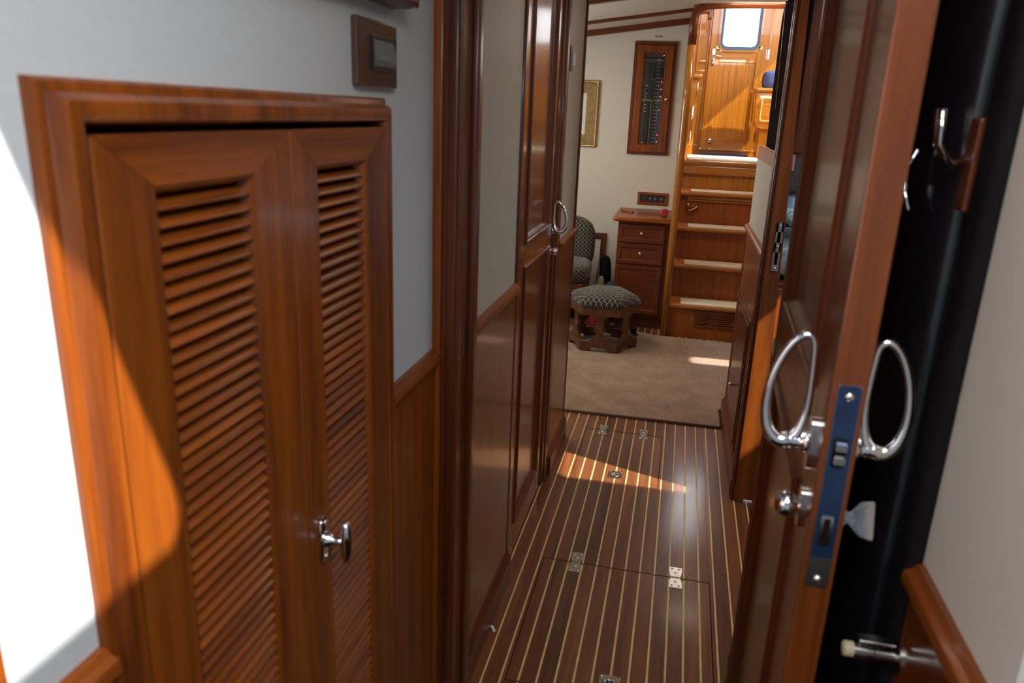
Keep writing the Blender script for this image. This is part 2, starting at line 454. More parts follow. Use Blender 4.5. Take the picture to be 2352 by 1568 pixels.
for i in range(18, 24):
    if i > 18: lay(floor, P0+PS*(i-1)+SW/2, P0+PS*i-SW/2, 1.75, 3.05, 1)
    lay(floor, P0+PS*i-SW/2, P0+PS*i+SW/2, 1.75, 3.05, 0)

def hinge_mesh(cx, cy, sx=.022, sy=.061):
    m = MB()
    for s in (-1, 1):
        m.prism([(cx-sx, cy+s*sy), (cx-sx*.98, cy+s*sy*.55), (cx-sx*.72, cy+s*sy*.04), (cx+sx*.72, cy+s*sy*.04), (cx+sx*.98, cy+s*sy*.55), (cx+sx, cy+s*sy)], 'z', -.001, .0016)
    m.tube([(cx-sx*.7, cy, .001), (cx+sx*.7, cy, .001)], .0032, seg=8)
    return m
def floor_hatch(key, label, hx, ring_at):
    a, b, c, d = HATCH[key]
    t = thing('floor_hatch', label, 'hatch', ((a+b)/2, (c+d)/2, 0), group='lift-up hatches in the passage floor')
    g = .002
    for i in range(i0-1, i1+1):
        p, q = max(a+g, P0+PS*i+SW/2), min(b-g, P0+PS*(i+1)-SW/2)
        if q > p: B(p+.0003, q-.0003, c+g, d-g, -.007, -.0006).build('plank', FLR, t)
        p, q = max(a+g, P0+PS*i-SW/2), min(b-g, P0+PS*i+SW/2)
        if q > p+.001: B(p, q, c+g+.006, d-g-.006, -.007, -.0006).build('holly_strip', HOL, t)
    for x in hx:
        h = hinge_mesh(x, d).build('hinge', SATIN, t)
        for s in (-1, 1):
            for dx, dy in ((-.012, .05), (.012, .05), (0, .026)):
                MB().lathe([(0, .0035), (.0042, .0030), (.0052, .0012), (.0052, -.001)], (x+dx, d+s*dy, 0), 'z', 8).build('screw', CHROME, h, smooth=True)
    rx, ry = ring_at
    pl = MB(); pl.ring(rrect(rx-.029, rx+.029, ry-.034, ry+.034, .004, 6), [(rx+.020*math.cos(2*PI*(k+.5)/28 ), ry+.020*math.sin(2*PI*(k+.5)/28)) for k in range(28)], 'z', -.001, .0016)
    pl = pl.build('latch_plate', SATIN, t)
    MB().lathe([(.0205, .001), (.019, -.003), (.010, -.0045), (0, -.0045)], (rx, ry, 0), 'z', 20).build('latch_dish', SATIN, pl, smooth=True)
    MB().tube([(rx+.016*math.cos(2*PI*k/24), ry+.016*math.sin(2*PI*k/24), .0012) for k in range(24)], .0028, closed=True, seg=6).build('pull_ring', CHROME, pl, smooth=True)
    for sx in (-1, 1):
        for sy in (-1, 1):
            MB().lathe([(0, .003), (.004, .002), (.0045, -.001)], (rx+sx*.024, ry+sy*.029, 0), 'z', 8).build('screw', CHROME, pl, smooth=True)
    return t
floor_hatch('near', 'larger striped teak floor hatch nearest the foreground door with two steel hinges', (-.232, .110), (-.061, 1.755))
floor_hatch('far', 'smaller striped teak floor hatch lying in front of the carpet edge', (-.263, -.064), (-.160, 3.037))

# ------------------------------------------------------------------ bow cabin (foreground) walls
wl = tag(B(-.62, -.485, -1.2, 1.478, 0, 2.05).build('wall_left', WHITE), 'white vinyl wall round the louvred locker', 'wall', kind=S)
for y0, y1 in ((.414, .497), (1.200, 1.478)):
    B(-.4855, -.478, y0, y1, 0, .972).build('wainscot_panel', WZ, wl)
    MB().prism(rail_prof(-.485, 1, 1.012, .046, .022), 'y', y0, y1).build('chair_rail', WY, wl, smooth=30)
tr1 = tag(MB().box(-.4851, -.430, 1.478, 1.592, 0, 2.05, .004, 2).build('trim_1', DZ, base=(-.46, 1.53, 0)), 'dark wooden doorway post with strike plate beside the white wall', 'door frame', kind=S)
MB().box(-.486, -.466, 1.468, 1.480, 0, 2.05, .004, 2).build('casing', WZ, tr1, smooth=30)
MB().box(-.455, -.436, 1.470, 1.480, 0, 2.05, .004, 2).build('casing', DZ, tr1, smooth=30)
MB().box(-.431, -.4285, 1.510, 1.535, .985, 1.238, .001).build('strike_plate', SATIN, tr1)
MB().box(-.431, -.418, 1.548, 1.592, 0, 2.05, .004, 2).build('door_stop_strip', DZ, tr1, smooth=30)
tag(MB().box(-.487, -.479, .20, .400, 0, 2.05, .003, 2).build('trim_11', WZ), 'upright teak board at the near end of the white wall beside the louvred locker', 'trim', kind=S)
wr = tag(B(.320, .46, .62, 1.478, 0, 2.05).build('wall_right', CREAMR), 'beige wall behind the open foreground door', 'wall', kind=S)
B(.312, .3205, .60, .862, 0, .972).build('wainscot_panel', DRZ, wr)
MB().prism(rail_prof(.320, -1, 1.012, .046, .022), 'y', .60, .862).build('chair_rail', DRY, wr, smooth=30)
tr2 = tag(MB().box(.252, .345, 1.520, 1.60, 0, 2.05, .004, 2).build('trim_2', DZ), 'dark wooden hinge post behind the open foreground door', 'door frame', kind=S)
wallbox('wall_right', .345, 1.6, 1.478, 1.60, 0, 2.05)
wallbox('wall_right', .46, 1.42, .55, .62, 0, 2.05)
wallbox('wall_right', 1.35, 1.42, -1.2, .62, 0, 2.05)
wallbox('wall_back', 1.40, 2.5, 1.50, 1.60, 0, 2.07, mat=PALE)
wallbox('wall_right', .346, .43, 1.60, 3.03, 2.0, 2.13, mat=DY)
wallbox('wall_back', -.62, 1.42, -1.27, -1.2, 0, 2.05)

def deck(name, x0, x1, y0, y1, hole, z, mat, th=.012):
    """A thin ceiling sheet with a rectangular hatch hole."""
    a, b, c, d = hole
    m = MB()
    for q in ((x0, a, y0, y1), (b, x1, y0, y1), (a, b, y0, c), (a, b, d, y1)):
        if q[1] > q[0] and q[3] > q[2]: m.box(*q, z, z+th)
    return tag(m.build(name, mat), None, 'ceiling', kind=S)
HB = (-.16, .49, -.38, .276)
deck('ceiling', -.62, 1.42, -1.27, 1.60, HB, 2.05, WHITE)
hb = MB().ring(rrect(HB[0]-.04, HB[1]+.04, HB[2]-.04, HB[3]+.04, .05, 6), rrect(HB[0], HB[1], HB[2], HB[3], .07, 6), 'z', 2.046, 2.050).build('window_1', WPLAS)
tag(hb, 'white rounded frame of the open deck hatch over the bow cabin', 'hatch', kind=S)
HS = (1.57, 2.13, 2.25, 2.74)
deck('ceiling', .42, 2.5, 1.60, 3.95, HS, 2.05, WHITE)
tag(MB().ring(rrect(HS[0]-.04, HS[1]+.04, HS[2]-.04, HS[3]+.04, .05, 6), rrect(*HS, .05, 6), 'z', 2.046, 2.050).build('window_2', WPLAS), 'white rounded frame of the open deck hatch over the side cabin', 'hatch', kind=S)

# ------------------------------------------------------------------ passage walls
def pass_wall(y0, y1, name='wall_left', label=None):
    w = tag(B(-.60, -.455, y0, y1, 0, 2.09).build(name, BEIGE), label, 'wall', kind=S)
    B(-.4555, -.449, y0, y1, 0, .975).build('wainscot_panel', PWZ, w)
    MB().prism(rail_prof(-.455, 1, 1.016, .040, .020), 'y', y0, y1).build('chair_rail', WY, w, smooth=30)
    return w
pass_wall(1.592, 2.150, label='beige and teak passage wall before the panelled door')
w2 = pass_wall(2.950, 3.385, label='beige and teak passage wall ending at the saloon')
MB().box(-.462, -.446, 3.378, 3.392, 0, 2.09, .004, 2).build('corner_bead', DZ, w2, smooth=30)
for k, (y0, y1) in enumerate(((1.592, 2.172), (2.950, 3.400))):
    tag(MB().prism(base_prof(-.4545, 1, .108, .020), 'y', y0, y1).build('baseboard_left', DY, smooth=30), ('dark teak baseboard before the panelled door', 'dark teak baseboard ending at the saloon carpet')[k], 'baseboard', kind=S)
# right side: doorway post, dwarf wall with chair rail
wallbox('wall_right', .345, .420, 1.60, 1.73, 0, 2.09, mat=BEIGE)
wr3 = tag(B(.345, .385, 3.03, 3.930, 0, 1.335).build('wall_right', BEIGE), 'beige and teak passage end wall under the television shelf', 'wall', kind=S)
B(.3385, .3455, 3.03, 3.932, .09, .975).build('wainscot_panel', WZ, wr3)
MB().prism(rail_prof(.345, -1, 1.016, .044, .022), 'y', 3.03, 3.934).build('chair_rail', WY, wr3, smooth=30)
MB().box(.334, .346, 3.915, 3.934, .09, .972, .003).build('corner_bead', DZ, wr3)
# cupboard door in the dwarf wall
cd = tag(MB().box(.333, .340, 3.20, 3.90, .10, .70, .003).build('cupboard_door', DZ), 'low dark cupboard door with chrome knob under the right chair rail', 'door')
F_ = lambda u, v, d: (.333-d, u, v)
sweep_rect(MB(), F_, 3.23, 3.87, .13, .67, [(0, 0), (0, .004), (.012, .006), (.02, .001), (.03, 0)]).build('moulding', DZ, cd, smooth=30)
MB().lathe([(.004, 0), (.004, .012), (.006, .016), (.010, .022), (.010, .028), (.006, .033), (0, .034)], (.333, 3.44, .335), '-x', 14).build('knob', CHROME, cd, smooth=True)
tag(MB().prism(base_prof(.345, -1, .095, .026), 'y', 2.99, 3.955).build('baseboard_right', DY, smooth=30), 'dark teak baseboard under the right cupboard door', 'baseboard', kind=S)
# doorway post with strike plate (tapers upwards)
m = MB()
vs = [m.bm.verts.new(v) for v in ((.333, 2.945, 0), (.421, 2.945, 0), (.421, 3.032, 0), (.333, 3.032, 0), (.333, 2.945, 2.09), (.357, 2.945, 2.09), (.357, 3.032, 2.09), (.333, 3.032, 2.09))]
for f in ((0, 3, 2, 1), (4, 5, 6, 7), (0, 1, 5, 4), (1, 2, 6, 5), (2, 3, 7, 6), (3, 0, 4, 7)): m.bm.faces.new([vs[k] for k in f])
bmesh.ops.bevel(m.bm, geom=m.bm.edges[:], offset=.003, segments=2, affect='EDGES')
tr3 = tag(m.build('trim_3', WZ, base=(.38, 2.99, 0)), 'tall teak doorway post with steel strike plate at the side cabin', 'door frame', kind=S)
for y0, y1, x in ((2.950, 2.972, .322), (2.975, 2.998, .326), (3.002, 3.030, .322)):
    MB().box(x, .336, y0, y1, 0, 2.09, .004, 2).build('casing', DZ, tr3, smooth=30)
sp = MB()
for x0, x1, z0, z1 in ((.357, .381, 1.112, 1.146), (.357, .381, 1.037, 1.072), (.357, .381, .966, .990), (.357, .363, .99, 1.146), (.375, .381, .99, 1.146)): sp.box(x0, x1, 2.9425, 2.946, z0, z1)
sp = sp.build('strike_plate', SATIN, tr3)
for z in (1.134, 1.058, .976): MB().lathe([(0, .003), (.004, .0022), (.0045, 0)], (.369, 2.9432, z), '-y', 8).build('screw', CHROME, sp, smooth=True)
B(.363, .375, 2.944, 2.9462, .99, 1.112).build('bolt_slot', DARK, sp)
MB().box(.372, .424, 2.940, 3.02, 0.0, .012, .002).build('foot_plate', WPLAS, tr3)
# passage ceiling and the wall over the passage end
wallbox('wall_front', -.62, .60, 1.594, 1.612, 2.0, 2.13, mat=DY)
tag(B(-.62, .63, 1.60, 3.40, 2.09, 2.11).build('ceiling', CREAM), None, 'ceiling', kind=S)
wallbox('wall_front', -1.75, 2.7, 3.36, 3.40, 2.06, 2.42, mat=CREAM)
wallbox('wall_left', -1.75, -.60, 3.33, 3.39, 0, 2.42, mat=CREAM)

# ------------------------------------------------------------------ side cabin on the right
wallbox('wall_right', 2.42, 2.5, 1.60, 3.95, 0, 2.06, mat=PALE)
wallbox('wall_back', .385, 2.5, 3.90, 3.96, 0, 2.21, mat=PALE)
# ------------------------------------------------------------------ saloon shell
tag(MB().box(-1.75, -1.69, 3.36, 4.2, 0, 2.3).box(-1.75, -1.69, 5.2, 6.1, 0, 2.3).box(-1.75, -1.69, 4.2, 5.2, 0, 1.2).box(-1.75, -1.69, 4.2, 5.2, 1.75, 2.3).build('wall_left', CREAM), None, 'wall', kind=S)
wbk = wallbox('wall_back', -1.75, -.036, 6.05, 6.12, 0, 2.42, mat=CREAM, label='cream saloon bulkhead with the breaker panel and gilt picture')
wallbox('wall_right', 2.6, 2.68, 3.36, 6.0, 0, 2.21, mat=CREAM)
wallbox('wall_right', .62, .68, 5.34, 6.26, 0, 2.30, mat=WX)
wallbox('wall_back', .68, 2.7, 5.34, 5.40, 0, 2.42, mat=CREAM)
def cz(x): return 2.198 + .13*x
tag(MB().prism([(-1.8, cz(-1.8)), (0, cz(0)), (0, cz(0)+.012), (-1.8, cz(-1.8)+.012)], 'y', 3.38, 6.08).build('ceiling', CREAM), 'cream saloon deckhead with dark battens sloping down to the left', 'ceiling', kind=S)
HO = (2.26, 2.56, 3.98, 4.12)
deck('ceiling', 0, 2.7, 3.38, 5.36, HO, 2.198, CREAM)
tag(MB().ring(rrect(HO[0]-.03, HO[1]+.03, HO[2]-.03, HO[3]+.03, .03, 5), rrect(*HO, .04, 5), 'z', 2.19, 2.198).build('window_3', WPLAS), 'small white frame of the deck prism over the saloon', 'hatch', kind=S)
# crown moulding on the bulkhead and battens across the deckhead
def slope(x0, x1, dz0, dz1, y0, y1): return MB().prism([(x0, cz(x0)+dz0), (x1, cz(x1)+dz0), (x1, cz(x1)+dz1), (x0, cz(x0)+dz1)], 'y', y0, y1)
tag(slope(-1.7, -.037, -.040, .0, 6.005, 6.052).build('trim_4', DX), 'dark crown moulding along the saloon bulkhead top', 'trim', kind=S)
tag(slope(-1.7, -.037, -.020, .0, 5.50, 5.545).build('trim_5', DX), 'thin dark deckhead batten nearest the saloon bulkhead', 'trim', kind=S)
tag(slope(-1.7, -.037, -.020, .0, 4.64, 4.685).build('trim_6', DX), 'thin dark deckhead batten over the saloon carpet', 'trim', kind=S)

# ------------------------------------------------------------------ companionway: side wall, trimmed opening
sw = tag(B(-.036, -.006, 5.36, 7.6, 0, 3.2).build('wall_left', PZ, base=(-.02, 6.4, 0)), 'golden varnished side wall of the companionway', 'wall', kind=S)
hd = tag(MB().box(-1.0, 1.6, 5.362, 5.42, 2.202, 2.45).build('wall_front', CREAM), None, 'wall', kind=S)
# opening trim: left post and rounded upper corner, one bent dark moulding
pts = [(-.024, 5.350, z) for z in (0, .6, 1.2, 1.6, 1.96)]
tag(MB().tube(pts, .026, seg=12).build('trim_7', wood('opening_moulding_teak', (0.42, 0.145, 0.018), (0.24, 0.075, 0.009), 'z', vary=0, rough=0.2, coat=0.8, crough=0.04), smooth=True, base=(-.024, 5.35, 0)), 'rounded golden moulding up the left side of the companionway opening', 'trim', kind=S)
pts = [(-.024, 5.350, 1.955), (-.024, 5.350, 2.105), (-.016, 5.350, 2.145), (.006, 5.350, 2.172), (.05, 5.350, 2.188), (.14, 5.350, 2.196), (.30, 5.350, 2.200), (.70, 5.350, 2.202)]
tag(MB().tube(pts, .027, seg=12).build('trim_12', DX, smooth=True, base=(.3, 5.35, 1.95)), 'dark moulding bent round the upper corner of the companionway opening', 'trim', kind=S)
tag(MB().box(-.034, -.004, 5.36, 5.372, 0, 2.11, .003, 2).build('trim_8', PZ), 'golden inner edge strip of the companionway opening', 'trim', kind=S)

# ------------------------------------------------------------------ stairs
ZK = [.243, .486, .727, .968, 1.19]; YK = [5.34, 5.56, 5.78, 6.00, 6.22]
st = thing('staircase', 'golden varnished companionway stairs with inset ivory tread pads', 'stairs', (.3, 5.3, 0))
STW = wood('stair_teak', (0.37, 0.098, 0.012), (0.20, 0.046, 0.006), 'z', vary=0.06)
STN = wood('stair_nosing_teak', (0.50, 0.185, 0.030), (0.33, 0.105, 0.014), 'x', vary=0.08)
zb = 0
for k in range(5):
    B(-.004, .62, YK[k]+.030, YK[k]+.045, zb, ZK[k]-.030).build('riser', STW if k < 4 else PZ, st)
    if k < 4:
        q = [(YK[k]+.250, ZK[k]), (YK[k]+.012, ZK[k]), (YK[k]+.003, ZK[k]-.005), (YK[k], ZK[k]-.015), (YK[k]+.003, ZK[k]-.025), (YK[k]+.012, ZK[k]-.030), (YK[k]+.250, ZK[k]-.030)]
        MB().prism(q, 'x', .060, .62).build('tread', STN, st, smooth=40)
        MB().prism(q, 'x', -.004, .0598).build('tread_end', STN, st, smooth=40)
        MB().prism(rrect(.072, .58, YK[k]+.012, YK[k]+.190, .022), 'z', ZK[k]-.001, ZK[k]+.009, bev=.003).build('tread_pad', PAD, st, smooth=50)
    zb = ZK[k]
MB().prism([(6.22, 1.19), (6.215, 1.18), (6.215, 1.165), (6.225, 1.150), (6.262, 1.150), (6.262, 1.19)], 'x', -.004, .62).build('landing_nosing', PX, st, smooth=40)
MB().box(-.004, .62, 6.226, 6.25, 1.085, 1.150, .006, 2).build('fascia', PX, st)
MB().box(.052, .62, 6.012, 6.034, .913, .938, .006, 2).build('drawer_lip', STN, st)
MB().box(.052, .62, 6.018, 6.034, .898, .911, .004, 2).build('drawer_lip', STN, st)
# hasp on the third riser
hp = MB().prism(rrect(.045, .150, .845, .888, .012), 'y', 6.016, 6.032, bev=.002).build('latch_block', WX, st)
MB().tube([(.05, 6.011, .868), (.062, 6.008, .862), (.066, 6.008, .84), (.072, 6.008, .826), (.09, 6.008, .832), (.138, 6.010, .858)], .0055, seg=8).build('hasp', BRASS, hp, smooth=True)
MB().lathe([(0, .016), (.010, .014), (.013, .008), (.013, 0)], (.062, 6.016, .868), '-y', 14).build('turn_knob', BRASS, hp, smooth=True)
for x in (.10, .125): MB().lathe([(0, .012), (.005, .010), (.006, 0)], (x, 6.016, .86), '-y', 10).build('bolt', CHROME, hp, smooth=True)
# louvred air vent in the lowest riser
vg = MB()
sweep_rect(vg, lambda u, v, d: (u, 5.372-d, v), .180, .480, .080, .210, [(0, 0), (0, .010), (.010, .013), (.024, .010), (.028, -.002)])
vg = vg.build('vent_frame', DX, st, smooth=40)
B(.20, .46, 5.366, 5.373, .10, .19).build('vent_back', DARK, vg)
for i in range(6):
    z = .112 + .0145*i
    MB().prism([(5.357, z-.001), (5.367, z+.005), (5.367, z+.008), (5.357, z+.004)], 'x', .206, .454).build('vent_slat', WX, vg)  # lighter teak puts the light on the slats into their colour

# landing in the pilothouse
lf = tag(B(-.004, 1.56, 6.262, 7.62, 1.13, 1.19).build('floor', PX), 'golden pilothouse sole at the top of the stairs', 'floor', kind=S)
tag(B(.62, 1.56, 5.42, 6.262, 1.13, 1.19).build('floor', PX), None, 'floor', kind=S)
lc = MB().prism(rrect(.02, .59, 6.232, 6.91, .03), 'z', 1.189, 1.204, bev=.004).build('landing_carpet', PAD, smooth=50)
tag(lc, 'ivory carpet at the top of the stairs before the golden door', 'carpet')
mt = MB().prism(rrect(.12, .56, 7.385, 7.56, .02), 'z', 1.189, 1.199, bev=.003).build('door_mat', NAVY)
tag(mt, 'dark navy mat at the foot of the golden door', 'mat')

# ------------------------------------------------------------------ pilothouse shell, with its windows left open to the light
aft = tag(MB().box(-.05, .128, 7.60, 7.66, 1.13, 3.2).box(.642, 1.56, 7.60, 7.66, 1.13, 3.2).box(.128, .642, 7.60, 7.66, 2.98, 3.2).build('wall_back', PZ), 'golden varnished aft wall of the pilothouse', 'wall', kind=S)
tag(MB().box(1.50, 1.56, 5.40, 7.62, 1.13, 2.05).box(1.50, 1.56, 5.40, 7.62, 2.9, 3.2).box(1.50, 1.56, 5.40, 6.0, 2.05, 2.9).box(1.50, 1.56, 7.4, 7.62, 2.05, 2.9).build('wall_right', PY), None, 'wall', kind=S)
tag(MB().box(-.05, 1.56, 5.38, 5.44, 3.05, 3.2).build('wall_front', PX), None, 'wall', kind=S)
tag(B(-.05, 1.56, 5.38, 7.66, 3.2, 3.23).build('ceiling', CREAM), None, 'ceiling', kind=S)
for x in (.118, .648):
    MB().box(x-.012, x+.012, 7.585, 7.602, 1.19, 2.98, .004, 2).build('door_casing', PZ, aft, smooth=30)
MB().box(.02, .034, 7.588, 7.602, 1.19, 2.98, .004, 2).build('stile', PZ, aft, smooth=30)
for z in (1.235, 1.90, 1.985): MB().box(.03, .11, 7.590, 7.602, z, z+.035, .004, 2).build('rail', PX, aft, smooth=30)

# golden aft door with window
d3 = thing('door_3', 'golden varnished aft door with bright window at the top of the stairs', 'door', (.385, 7.6, 1.20), kind=S)
MB().box(.129, .222, 7.570, 7.605, 1.235, 2.97, .003).build('stile', PZ, d3)
MB().box(.545, .641, 7.570, 7.605, 1.235, 2.97, .003).build('stile', PZ, d3)
MB().box(.222, .545, 7.572, 7.605, 1.235, 1.335, .003).build('bottom_rail', PX, d3)
MB().box(.222, .545, 7.572, 7.605, 2.0, 2.095, .003).build('lock_rail', PX, d3)
for i in range(6):
    a = .2225 + .0537*i
    MB().box(a, a+.0533, 7.582, 7.600, 1.335, 2.0, .0012).build('board', PZ, d3)
B(.215, .552, 7.599, 7.606, 1.30, 2.05).build('back_panel', PZ, d3)
wo = rrect(.195, .575, 2.085, 2.90, .075, 6); wi = rrect(.214, .556, 2.104, 2.88, .062, 6); wj = rrect(.236, .532, 2.134, 2.85, .045, 6)
MB().ring(wo, wi, 'y', 7.556, 7.590).build('window_surround', PX, d3)
MB().ring(wi, wj, 'y', 7.562, 7.598).build('window_gasket', GASK, d3)
MB().prism(wj, 'y', 7.585, 7.590).build('window_pane', GLASS, d3)
hp = MB().prism(rrect(.150, .180, 1.962, 2.118, .015), 'y', 7.562, 7.571, bev=.002).build('handle_plate', SATIN, d3, smooth=40)
MB().tube([(.168, 7.566, 2.052), (.168, 7.53, 2.052), (.175, 7.522, 2.052), (.20, 7.522, 2.050), (.238, 7.524, 2.044)], [.007, .007, .0075, .007, .006], seg=10).build('lever', CHROME, hp, smooth=True)
MB().lathe([(0, .010), (.011, .008), (.012, 0)], (.165, 7.562, 1.992), '-y', 14).build('key_cylinder', CHROME, hp, smooth=True)
lk = MB().lathe([(0, .006), (.012, .008), (.024, .006), (.026, 0)], (.212, 7.571, 1.305), '-y', 20).build('deadbolt_rose', SATIN, d3, smooth=True)
B(.209, .215, 7.560, 7.566, 1.295, 1.315).build('keyhole', DARK, lk)
for x in (.196, .570):
    b = MB().box(x-.017, x+.017, 7.556, 7.571, 2.108, 2.142, .003).build('window_catch', BRASS, d3)
    MB().lathe([(0, .007), (.006, .006), (.007, 0)], (x, 7.556, 2.125), '-y', 10).build('screw', CHROME, b, smooth=True)
for z in (2.03, 1.34):
    MB().tube([(.638, 7.565, z), (.638, 7.565, z+.085)], .0065, seg=8).box(.622, .655, 7.568, 7.573, z, z+.085).build('hinge', SATIN, d3)
MB().box(.1285, .6415, 7.575, 7.625, 1.19, 1.234).build('sill', PX, aft)
MB().box(.14, .60, 7.55, 7.572, 1.225, 1.236, .002).build('weather_bar', PX, d3)

# left of the door: narrow varnished locker with rounded fiddle and grab rail
lo = thing('side_locker', 'narrow golden locker with rounded fiddle left of the golden door', 'locker', (.04, 7.2, 1.19))
MB().box(-.005, .060, 7.10, 7.40, 1.19, 1.835, .004, 2).build('body', PZ, lo)
MB().prism(rrect(-.012, .085, 7.06, 7.42, .03), 'z', 1.835, 1.872, bev=.010).build('fiddle_top', PX, lo, smooth=50)
MB().tube([(.030, 7.085, 1.27), (.030, 7.072, 1.28), (.030, 7.070, 1.60), (.030, 7.085, 1.61)], .010, seg=10).build('grab_rail', CHROME, lo, smooth=True)
MB().tube([(.052, 7.085, 1.65), (.052, 7.075, 1.66), (.052, 7.075, 1.80), (.052, 7.085, 1.81)], .006, seg=8).build('chain_rod', BRASS, lo, smooth=True)
oh = thing('overhead_handrail', 'round reddish varnished handrail stub high left of the golden door', 'handrail', (.03, 7.3, 2.36))
MB().tube([(-.004, 7.0, 2.36), (.05, 7.0, 2.365), (.085, 7.05, 2.37)], .030, seg=14).build('rail', WX, oh, smooth=True)
MB().box(.078, .112, 7.0, 7.12, 2.30, 2.47, .008, 2).build('bracket', DZ, oh)
# right: helm console and blue cushion
hc = thing('helm_console', 'golden rounded console with pale inlay line right of the golden door', 'console', (.72, 7.0, 1.19))
pf = [(.535, 1.735), (.545, 1.50), (.565, 1.462), (.60, 1.440), (.95, 1.428), (.95, 1.735)]
MB().prism(pf, 'y', 6.95, 7.35, bev=.008).build('body', PX, hc, smooth=40)
MB().prism(rrect(.515, .96, 6.93, 7.37, .03), 'z', 1.735, 1.765, bev=.008).build('top', PX, hc, smooth=50)
il = MB().ring(rrect(.585, .93, 1.50, 1.69, .02, 5), rrect(.592, .923, 1.507, 1.683, .016, 5), 'y', 6.938, 6.945)
il.build('inlay_line', HOL, hc)
MB().box(.60, .95, 7.0, 7.35, 1.19, 1.44, .004).build('pedestal', PZ, hc)
tag(MB().cushion(.60, 1.05, 7.28, 7.42, 1.767, 1.93, p=5).build('back_cushion', NAVY, smooth=True), 'navy blue cushion standing on the golden console', 'cushion')
# ------------------------------------------------------------------ louvred locker in the foreground
lk = thing('louvred_locker', 'teak locker with two louvred doors set in the white wall', 'locker', (-.47, .85, .15))
FX = lambda u, v, d: (-.485+d, u, v)
fr = sweep_rect(MB(), FX, .497, 1.200, .15, 1.513, [(0, 0), (0, .006), (.003, .010), (.010, .012), (.012, .019), (.017, .0255), (.026, .027), (.033, .024), (.036, .018), (.036, .0)]).build('frame', WZ, lk, smooth=35)
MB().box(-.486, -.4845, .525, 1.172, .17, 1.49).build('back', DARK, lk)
def louvre_door(y0, y1, o0, o1, knob):
    zb, zt, ob, ot = .20, 1.470, .30, 1.424
    f = -.462
    root = MB().box(-.479, f, y0, o0, zb, zt, .0015).build('door', WZ, lk)
    MB().box(-.479, f, o1, y1, zb, zt, .0015).build('stile', WZ, root)
    # mitred head and sill
    w0, w1 = o0-y0, y1-o1
    MB().prism([(y0, zt), (y1, zt), (o1, ot), (o0, ot)], 'x', -.479, f+.0004).build('head_rail', WY, root)
    MB().box(-.479, f, o0, o1, zb, ob, .0015).build('bottom_rail', WY, root)
    sweep_rect(MB(), lambda u, v, dd: (f+dd, u, v), o0-.001, o1+.001, ob, ot, [(0, 0), (.0045, -.0025), (.010, -.017)]).build('bevel', WZ, root)
    n = int((ot-ob-.02)/.0166)
    first = None
    for i in range(n):
        z = ot-.014-.0166*i
        if first is None:
            q = [(-.4815, z-.0005), (-.479, z+.001), (-.4665, z-.0055), (-.4652, z-.0085), (-.4675, z-.0105), (-.4815, z-.005)]
            first = MB().prism(q, 'y', o0+.006, o1-.006).build('slat', WY, root, smooth=40); z0 = z
        else: copy_part(first, root, (0, 0, z-z0))
    return root
dl = louvre_door(.535, .8565, .607, .775, False)
dr = louvre_door(.858, 1.163, .926, 1.086, True)
# T-handle on the right hand door
pl = MB().prism(rrect(.884, .910, .858, .930, .010, 4), 'x', -.4625, -.456, bev=.002).build('handle_plate', CHROME, dr, smooth=40)
MB().lathe([(.013, 0), (.012, .006), (.0075, .012), (.0055, .02), (.006, .030)], (-.457, .897, .894), 'x', 16).build('handle_stem', CHROME, pl, smooth=True)
MB().tube([(-.425, .897, .862), (-.424, .897, .874), (-.4235, .897, .894), (-.424, .897, .914), (-.425, .897, .926)], [.005, .0075, .0085, .0075, .005], seg=12).build('handle_bar', CHROME, pl, smooth=True)
for z in (.866, .922): MB().lathe([(0, .0025), (.0035, .002), (.004, 0)], (-.456, .897, z), 'x', 8).build('screw', CHROME, pl, smooth=True)

# switch plate on the white wall
sp = thing('light_switch', 'brown framed double rocker switch on the white wall over the locker', 'switch', (-.47, 1.168, 1.577))
BRN = plain('brown_switch_plate', (0.10, 0.045, 0.025), 0.22, coat=0.6, noise=0.2, nscale=20)
MB().prism(rrect(1.090, 1.248, 1.528, 1.625, .004, 3), 'x', -.4855, -.474, bev=.003).build('plate', BRN, sp)
MB().ring(rrect(1.136, 1.234, 1.553, 1.603, .004, 3), rrect(1.142, 1.228, 1.558, 1.598, .002, 3), 'x', -.475, -.470).build('bezel', BLACK, sp)
for y in (1.143, 1.186):
    MB().prism([(-.4745, 1.559), (-.470, 1.559), (-.4665, 1.568), (-.4715, 1.597), (-.4745, 1.597)], 'y', y, y+.041).build('rocker', GREYP, sp)
# shelf over the switch
shf = thing('wall_shelf', 'dark teak shelf corner above the brown switch', 'shelf', (-.46, .75, 1.66))
MB().prism([(-.485, 1.652), (-.455, 1.652), (-.440, 1.660), (-.436, 1.672), (-.440, 1.684), (-.455, 1.690), (-.485, 1.690)], 'y', .30, 1.262, bev=.004).build('board', DY, shf, smooth=40)
MB().lathe([(0, .006), (.006, .004), (.007, 0)], (-.448, 1.262, 1.660), 'y', 10).build('plug', CHROME, shf, smooth=True)

